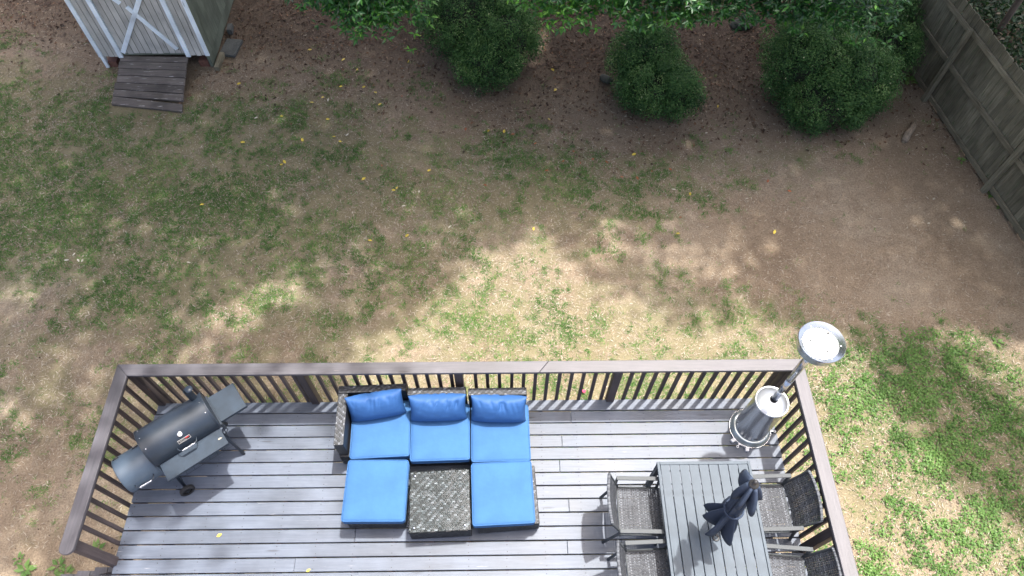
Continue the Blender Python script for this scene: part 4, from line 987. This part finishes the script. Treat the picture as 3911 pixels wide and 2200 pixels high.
bush('small notched boxwood bush, the middle one of the row', [(2.74,10.75,.66,.62,.62,.54),(2.84,10.15,.50,.58,.56,.44),(3.28,10.05,.44,.42,.50,.40)], 50000, 2)
bush('big dark boxwood bush, right of the row, in front of the fence bush', [(5.85,10.45,.80,.90,.92,.72),(6.40,10.15,.70,.88,.85,.62),(6.02,9.72,.52,.76,.66,.48)], 74000, 3)
bush('dark boxwood bush pressed against the board fence behind the big one', [(7.35,11.75,.80,.78,.85,.70),(7.55,11.1,.62,.52,.6,.50)], 36000, 4)
bush('dark evergreen bush behind the leftmost boxwood at the top edge', [(-.45,13.3,.8,1.15,.75,.85)], 16000, 5)

# ------------------------------------------------------------------ laurels whose branches hang into the top of the picture
def laurel(label, tx_, ty_, sprays, seed, bushy=None):
    r = np.random.default_rng(seed); t = thing('laurel_tree', label, 'tree', (tx_, ty_, 0)); org = np.array([tx_,ty_,0])
    MB().tube([(0,0,-.05),(.05,-.1,1.2),(.0,-.35,2.6),(.1,-.8,4.2),(.05,-1.4,5.6)], [.13,.11,.09,.06,.03], 10).build('trunk', 'bark', t, smooth=True)
    tw = MB(); P = []; Nn = []; S = []; R_ = []; A = []
    for (p, k, light) in sprays:
        p = np.array(p); hub = np.array([tx_+(p[0]-tx_)*.45, ty_-1.6+ (p[1]-ty_)*.25, p[2]+.9])
        mid = (p+hub)/2+np.array([0,0,.35]); pts = [hub-org, mid-org, p-org]; tw.tube([tuple(q) for q in pts], [.020,.011,.003], 5)
        for j in range(k*9):
            f = min(1., r.beta(5.,.8)); base = hub*(1-f)**2+2*mid*f*(1-f)+p*f*f + r.normal(0,.15,3)*np.array([1.2,1,.8])*(.35+.65*(j > 0))
            ros = r.integers(5,9); ax0 = r.normal(0,.35,3)+np.array([0,-.35,-.35])
            for q in range(ros):
                a = 2*math.pi*q/ros+r.uniform(-.3,.3); dirv = np.array([math.cos(a), math.sin(a)*.8-.25, -.28+r.normal(0,.22)])
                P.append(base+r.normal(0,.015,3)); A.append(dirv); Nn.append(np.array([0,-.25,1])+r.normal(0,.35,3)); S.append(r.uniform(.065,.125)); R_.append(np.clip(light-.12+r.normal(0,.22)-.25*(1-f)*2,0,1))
            if j % 3 == 0: tw.tube([tuple(base-org), tuple(base-org+np.array([0,.05,.10]))], [.003,.002], 4)
    tw.build('branch', 'twig', t)
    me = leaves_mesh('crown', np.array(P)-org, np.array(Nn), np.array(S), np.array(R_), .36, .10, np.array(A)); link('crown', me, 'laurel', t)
def sp(pts, n): return [(atD(x, y, z), k, li) for (x, y, z, k, li) in pts for _ in range(n)]
laurel('laurel tree whose drooping leafy branches hang in left of the boxwoods', -2.4, 14.2,
       sp([(800,2,3.5,6,.5),(840,18,3.45,9,.55),(870,30,3.4,10,.55),(895,55,3.35,8,.5),(908,80,3.3,3,.55),(930,35,3.4,9,.5),(960,45,3.4,8,.6),(985,35,3.4,8,.65),(1010,20,3.45,7,.6),(1030,78,3.2,2,.85),(1035,5,3.5,6,.5),(850,-25,3.7,14,.4),(930,-25,3.7,14,.4),(1000,-25,3.7,14,.4)], 1), 31)
laurel('light green laurel branches hanging in above the middle boxwood', 2.2, 14.6,
       sp([(1345,8,3.4,6,.8),(1385,25,3.4,8,.8),(1425,38,3.35,7,.75),(1455,15,3.4,9,.8),(1500,30,3.35,6,.7),(1540,15,3.4,8,.7),(1580,10,3.4,8,.55),(1620,35,3.3,8,.6),(1650,55,3.2,6,.65),(1675,48,3.25,7,.75),(1700,20,3.4,9,.6),(1740,35,3.3,8,.65),(1400,-25,3.7,16,.5),(1500,-25,3.7,16,.5),(1620,-20,3.7,16,.4),(1720,-20,3.7,16,.4)], 1), 32)
laurel('dark glossy laurel branches hanging in right of centre near the fence', 5.4, 14.9,
       sp([(1780,25,3.4,9,.45),(1820,40,3.3,7,.5),(1860,18,3.4,10,.35),(1900,30,3.35,9,.4),(1945,22,3.4,10,.35),(1990,45,3.25,8,.5),(2030,20,3.4,10,.35),(2075,35,3.3,8,.5),(2120,40,3.3,9,.45),(2160,60,3.2,8,.45),(2185,88,3.1,6,.6),(2205,35,3.3,9,.4),(1800,-25,3.7,18,.3),(1900,-25,3.7,18,.3),(2000,-25,3.7,18,.3),(2100,-20,3.7,18,.3)], 1), 33)

# ------------------------------------------------------------------ tall trees whose crowns shade the yard (crowns stand above the picture)
LIT = [
 [(830,925),(910,845),(990,785),(1060,735),(1130,680),(1215,630),(1280,590),(1340,560),(1420,560),(1462,620),(1475,680),(1550,735),(1640,770),(1740,800),(1800,770),(1870,745),(1960,790),(2020,835),(2140,830),(2215,865),(2230,960),(2290,1065),(2370,1110),(2450,1200),(2576,1290),(2800,1380),(2800,1900),(850,1900)],
 [(2340,850),(2420,800),(2480,830),(2800,900),(2800,1180),(2600,1090),(2480,970),(2400,905)],
 [(-400,1415),(60,1425),(300,1600),(300,1900),(-400,1900)],
 [(1300,590),(1440,590),(1420,640),(1300,640)]]
SPOTS = [(1542,590,38,34),(1690,662,62,24),(1745,636,42,18),(1832,692,46,34),(1510,632,26,20),(655,752,58,36),(565,805,62,40),(752,706,30,46),(40,742,40,36),(2420,572,26,14),(1362,82,26,30),(1350,135,22,24),(1345,170,14,14),(480,890,30,18),(110,900,50,30)]
def shade(X, Y):
    u, v = pix(np.stack([X, Y, np.zeros_like(X)], -1))
    nu = (fbm(X, Y, 101, .55)-.5)*90; nv = (fbm(X, Y, 111, .55)-.5)*60
    u2, v2 = u+nu, v+nv; lit = np.zeros(np.shape(X))
    for p in LIT: lit = np.maximum(lit, inside(p, u2, v2).astype(float))
    for (a, b, c, d) in SPOTS: lit = np.maximum(lit, (((u-a)/c/1.35)**2+((v-b)/d/1.35)**2 < 1).astype(float))
    left = (u < 330) & (v > 880); lit = np.where(left, np.maximum(lit, .42*(fbm(X,Y,121,.6) > .42)), lit)
    # rays that land on the deck instead of the ground
    dk = (X > -4.9) & (X < 2.9) & (Y < 2.95); dl = np.ones(np.shape(X))
    dl = np.where((X < -3.3), np.clip(.85+(fbm(X, Y, 131, .6)-.42)*3.0, .25, 1), dl)
    dl = np.where((X < -1.9) & (Y > 2.6), np.minimum(dl, .72), dl)
    lit = np.where(dk, dl, lit)
    return 1-lit
SX = rng.uniform(-17, 17, 270000); SY = rng.uniform(-1, 22, 270000)
sh_ = shade(SX, SY); uu, vv = pix(np.stack([SX,SY,np.zeros_like(SX)],-1))
gapn = fbm(SX, SY, 141, .5)
dens = sh_*np.where((gapn > .74) & (SX < 4.5), .35, 1.)
kp = rng.random(len(SX)) < dens*np.where((SY > 16.5) | (np.abs(SX) > 12.5), 0., .50+.32*np.clip((SY-7.5)/2.5,0,1)+.16*(SX > 4.5))
SX, SY = SX[kp]+rng.normal(0,.18,kp.sum()), SY[kp]+rng.normal(0,.18,kp.sum())
hh = rng.uniform(10.0, 15.0, len(SX)) + np.clip((SY-8)*.12, 0, 2)
CXp, CYp = SX+KX*hh, SY+KY*hh
TREES = [(-9.5, 17.0, 'tall shade tree behind the shed, its crown spread over the left lawn'), (1.2, 18.0, 'tall shade tree beyond the boxwood row, its crown spread over the yard'), (11.8, 13.5, 'tall shade tree beyond the board fence, its crown spread over the right lawn')]
own = np.argmin(np.stack([(CXp-t[0])**2*1.0+(CYp-t[1])**2*.5 for t in TREES]), 0)
for i, (tx_, ty_, lab) in enumerate(TREES):
    t = thing('shade_tree', lab, 'tree', (tx_, ty_, 0), 0, 'tall shade trees round the yard')
    MB().tube([(0,0,-.1),(.05,.02,1.5),(.0,.1,4),(.15,.0,7),(.1,-.1,10),(0,0,13)], [.34,.28,.24,.20,.13,.04], 14).build('trunk', 'bark', t, smooth=True)
    s = own == i; P = np.stack([CXp[s]-tx_, CYp[s]-ty_, hh[s]], -1)
    if len(P) == 0: continue
    lb = MB(); r = np.random.default_rng(200+i)
    for q in P[r.choice(len(P), 26)]:
        m_ = q*.5; m_[2] = 6.5+(q[2]-6.5)*.7; lb.tube([(0,0,5.6+r.uniform(0,2.5)), tuple(m_), tuple(q)], [.10,.05,.012], 6)
    lb.build('limb', 'bark', t, smooth=True)
    n = len(P); nr = r.normal(0,.5,(n,3)); nr[:,2] = 1
    link('crown', leaves_mesh('crown', P, nr, r.uniform(.20,.30,n), r.random(n), .68, .08), 'oakleaf', t)

# ------------------------------------------------------------------ dark growth beyond the fence
n = 34000; a = rng.uniform(-6.2, 6.5, n); off = rng.gamma(2., .8, n)+.35; top = .25+.95*np.clip(off/1.6,0,1)*(.6+.8*fbm(a,off,151,.9))
fx = FP1[0]+fd[0]*a+fd[1]*-1*off*0; pxs = FP1[0]+fd[0]*a - fd[1]*off*1.0; pys = FP1[1]+fd[1]*a + fd[0]*off*1.0
pz = np.clip(top*rng.beta(3,1.2,n), .02, 3); nr = rng.normal(0,.5,(n,3)); nr[:,2] += .8
rn = np.clip(.4+rng.normal(0,.2,n),0,.95); rn[rng.random(n) < .03] = 1
tag(link('undergrowth', leaves_mesh('undergrowth', np.stack([pxs,pys,pz],-1), nr, rng.uniform(.05,.11,n), rn, .75, .1), 'ivy'), 'dark ivy and undergrowth beyond the board fence', 'undergrowth', kind='stuff')
sap = thing('young_tree', 'thin dark tree trunk leaning beyond the fence at top right', 'tree', (9.55, 11.1, 0))
MB().tube([(0,0,-.05),(.10,.15,1.0),(.28,.38,2.2),(.5,.6,4.2),(.7,.8,6.5)], [.065,.06,.055,.045,.02], 10).build('trunk', M['bark'], sap, smooth=True)
q = rng.normal(0,1,(1600,3))*np.array([1.0,1.0,.8])+np.array([.7,.9,6.6]); q = q[q[:,2] > 5.0]; nr = rng.normal(0,.6,q.shape); nr[:,2] += 1
link('crown', leaves_mesh('crown', q, nr, rng.uniform(.08,.14,len(q)), rng.random(len(q)), .6), 'oakleaf', sap)

# ------------------------------------------------------------------ small things on the ground
def rock(name, label, c, s, seed):
    me = bpy.data.meshes.new(name); bm = bmesh.new(); bmesh.ops.create_icosphere(bm, subdivisions=3, radius=1)
    r = np.random.default_rng(seed); ph = r.uniform(0,6,6)
    for v in bm.verts:
        p = v.co; f = 1+.14*math.sin(2.3*p.x+ph[0])*math.sin(2.1*p.y+ph[1])+.10*math.sin(4*p.z+ph[2]+2*p.x)+.04*math.sin(9*p.x+ph[3])*math.sin(8*p.y+ph[4]); v.co = Vector((p.x*s[0]*f, p.y*s[1]*f, p.z*s[2]*f))
    bm.to_mesh(me); bm.free(); o = link(name, me, 'rock', None, smooth=True); o.location = (c[0], c[1], s[2]*.55); tag(o, label, 'rock', 'rocks by the bushes')
rock('rock', 'mossy rounded rock at the left foot of the middle boxwood', atD(1523,203,0), (.13,.11,.07), 1)
rock('rock', 'large grey rock half hidden under the laurel leaves', atD(1866,66,0), (.26,.17,.08), 2)
c = atD(2287, 336, 0)
lg = MB().tube([(-.30,0,.055),(-.1,.015,.065),(.12,.0,.06),(.30,.03,.05)], [.06,.066,.058,.04], 12).build('fallen_log', 'log', None, smooth=True); lg.location = (c[0], c[1], .0); lg.rotation_euler = (0,0,math.radians(52)); tag(lg, 'short grey weathered log lying on the soil by the fence', 'log')
def leafmesh(l, w, name):
    pts = [(0,0),(.18,.32),(.42,.5),(.7,.38),(1,0)]; vs = []; fs = []
    for i, (a, b) in enumerate(pts): vs += [(a*l, b*w, .10*w*b*2+.02*l*math.sin(3*a)), (a*l, 0, .02*l*math.sin(3*a)), (a*l, -b*w, .10*w*b*2+.02*l*math.sin(3*a))]
    for i in range(4): o = i*3; fs += [(o,o+3,o+4,o+1),(o+1,o+4,o+5,o+2)]
    m_ = MB().add(vs, fs).mesh(name); return m_
lm = leafmesh(.085,.045,'fallen_leaf'); lm2 = leafmesh(.075,.035,'fallen_leaf_rust'); lm3 = leafmesh(.085,.03,'fallen_leaf_pale')
for me_, m_ in ((lm,'yellowleaf'),(lm2,'redleaf'),(lm3,'paleleaf')): me_.materials.append(M[m_])
YEL = [(1000,470),(985,479),(948,236),(960,261),(862,218),(852,356),(845,346),(920,218),(898,178),(868,148),(820,302),(705,418),(720,414),(1075,432),(936,607),(1020,597),(1342,582),(1700,590),(1946,590),(1268,337),(1378,298),(1232,328),(1394,180),(1400,225),(785,125),(1028,152),(596,214),(618,360),(515,515),(712,295),(790,260),(1735,485),(1600,388),(1805,272),(910,455),(1060,90),(815,245),(760,350)]
RED = [(1715,548),(1460,415),(1495,400),(1605,455),(1640,435),(1690,430),(1530,412),(1420,405),(1225,470),(960,415),(1350,360),(1440,380),(1285,340),(1930,460),(1380,430),(1170,330),(1010,245),(1560,445),(1980,480),(2080,340)]
PAL = [(825,258),(870,345),(1128,575),(1010,520),(1882,500),(1700,480),(2345,505),(2310,340),(175,655),(195,652),(183,645),(205,660),(470,660),(2330,565),(1055,480),(640,300),(2170,360),(2275,360),(1780,335)]
for lst, me_, lab, grp in ((YEL, lm, 'small yellow fallen leaf lying on the lawn', 'yellow fallen leaves'), (RED, lm2, 'small rust red fallen leaf lying on the lawn', 'rust red fallen leaves'), (PAL, lm3, 'pale dry curled leaf lying on the soil', 'pale dry leaves')):
    for (x, y) in lst:
        p = atD(x, y, .0); o = bpy.data.objects.new('fallen_leaf', me_); COL.objects.link(o); zz = float(groundz(np.array(p[0]), np.array(p[1])))
        o.location = (p[0], p[1], zz+.020); o.rotation_euler = (random.uniform(-.3,.3), random.uniform(-.3,.3), random.uniform(0,6.28)); s = random.uniform(.75,1.2); o.scale = (s,s,s); tag(o, lab, 'leaf', grp)
for (x, y, z, me_, s, lab) in [(545,1350,DZ+.006,lm,.7,'small yellow leaf on the deck boards below the grill'),(548,1106,DZ+.808,lm3,.55,'tiny pale curled leaf on the front shelf of the grill'),(770,1438,DZ+.006,lm,.6,'small yellow leaf on the deck boards at the picture bottom')]:
    p = atD(x, y, z); o = bpy.data.objects.new('fallen_leaf', me_); COL.objects.link(o); o.location = p; o.rotation_euler = (0,0,.5); o.scale = (s,s,s); tag(o, lab, 'leaf', 'stray leaves on the deck')
# leafy weeds that stand alone
def weed(name, label, c, n, l, seed, m='weed', up=.25, cat='weed', group=None):
    r = np.random.default_rng(seed); t = thing(name, label, cat, (c[0], c[1], 0), 0, group); P=[];A=[];Nn=[];S=[]
    for k in range(n):
        a = 2.4*k+r.uniform(-.3,.3); e = up*r.uniform(.3,1.6); d = np.array([math.cos(a), math.sin(a), e]); rad = r.uniform(0,.35)*l
        P.append(np.array([math.cos(a)*rad, math.sin(a)*rad, .012+e*rad*.9])); A.append(d); Nn.append(np.array([-math.cos(a)*e, -math.sin(a)*e, 1])+r.normal(0,.15,3)); S.append(l*r.uniform(.6,1.1))
    link('leaves', leaves_mesh('leaves', np.array(P), np.array(Nn), np.array(S), np.clip(r.normal(.65,.2,n),0,1), .5, .12, np.array(A)), m, t)
    MB().tube([(0,0,-.02),(0,0,.03)], .006, 6).build('stem', 'twig', t)
for i, (x, y, nn, l, lab) in enumerate([(150,1425,9,.11,'broad leafed weed, right one at the deck steps'),(245,1385,8,.13,'upright leafy weed by the deck corner post'),(65,1435,12,.13,'broad leafed weed in the lower left corner'),(165,1446,12,.13,'largest leafy weed sprawling beside the steps'),(50,1405,8,.09,'small weed at the left picture edge near the steps'),
      (2492,488,10,.13,'light green weed at the foot of the nearer fence post'),(2415,405,8,.10,'green weed under the fence bottom rail'),(2287,205,14,.15,'leafy green weed between fence and dark boxwood'),(2515,525,7,.09,'small green sprout at the fence foot, right of the post'),(2507,862,9,.10,'blue green rosette weed on bare soil at right')]):
    weed('weed_plant', lab, atD(x, y, 0), nn, l, 300+i, group='single leafy weeds')
fl = thing('pink_flower', 'small pink flower seen between the back balusters', 'flower', tuple(atD(1468,988,0)))
vs = []
for k in range(6):
    a = k*math.pi/3; MB().prism([(.0,-.008),(.035,-.02),(.05,0),(.035,.02),(0,.008)], .05, .053, Matrix.Rotation(a,4,'Z') @ Matrix.Rotation(-.35,4,'Y')).build('petal', 'pinkflower', fl)
MB().tube([(0,0,-.02),(0,0,.055)], .004, 6).build('stem', 'twig', fl)
# twigs on the lawn
for i, (x, y, l, a, lab) in enumerate([(1265,420,.45,1.4,'long dry twig on the lawn below the leftmost boxwood'),(1230,500,.35,1.1,'dry twig in the middle of the lawn above the sunlit patch'),(2370,326,.5,.4,'dry twig on the soil between the log and the fence'),(1150,320,.3,.2,'short dry twig near the yellow leaves left of the leftmost boxwood'),(1700,610,.35,.15,'dry twig on the bare soil right of the sunlit patch')]):
    p = atD(x, y, 0); o = MB().tube([(-l/2,0,.0),(-l*.1,.02,.004),(l*.2,-.01,.003),(l/2,.03,.0)], [.004,.006,.005,.003], 6).build('fallen_twig', 'log'); o.location = (p[0], p[1], float(groundz(np.array(p[0]),np.array(p[1])))+.006); o.rotation_euler = (0,0,a); tag(o, lab, 'twig', 'dry twigs')
print('objects', len(bpy.data.objects), 'tris ~', sum(len(o.data.polygons) for o in bpy.data.objects if o.type == 'MESH'))
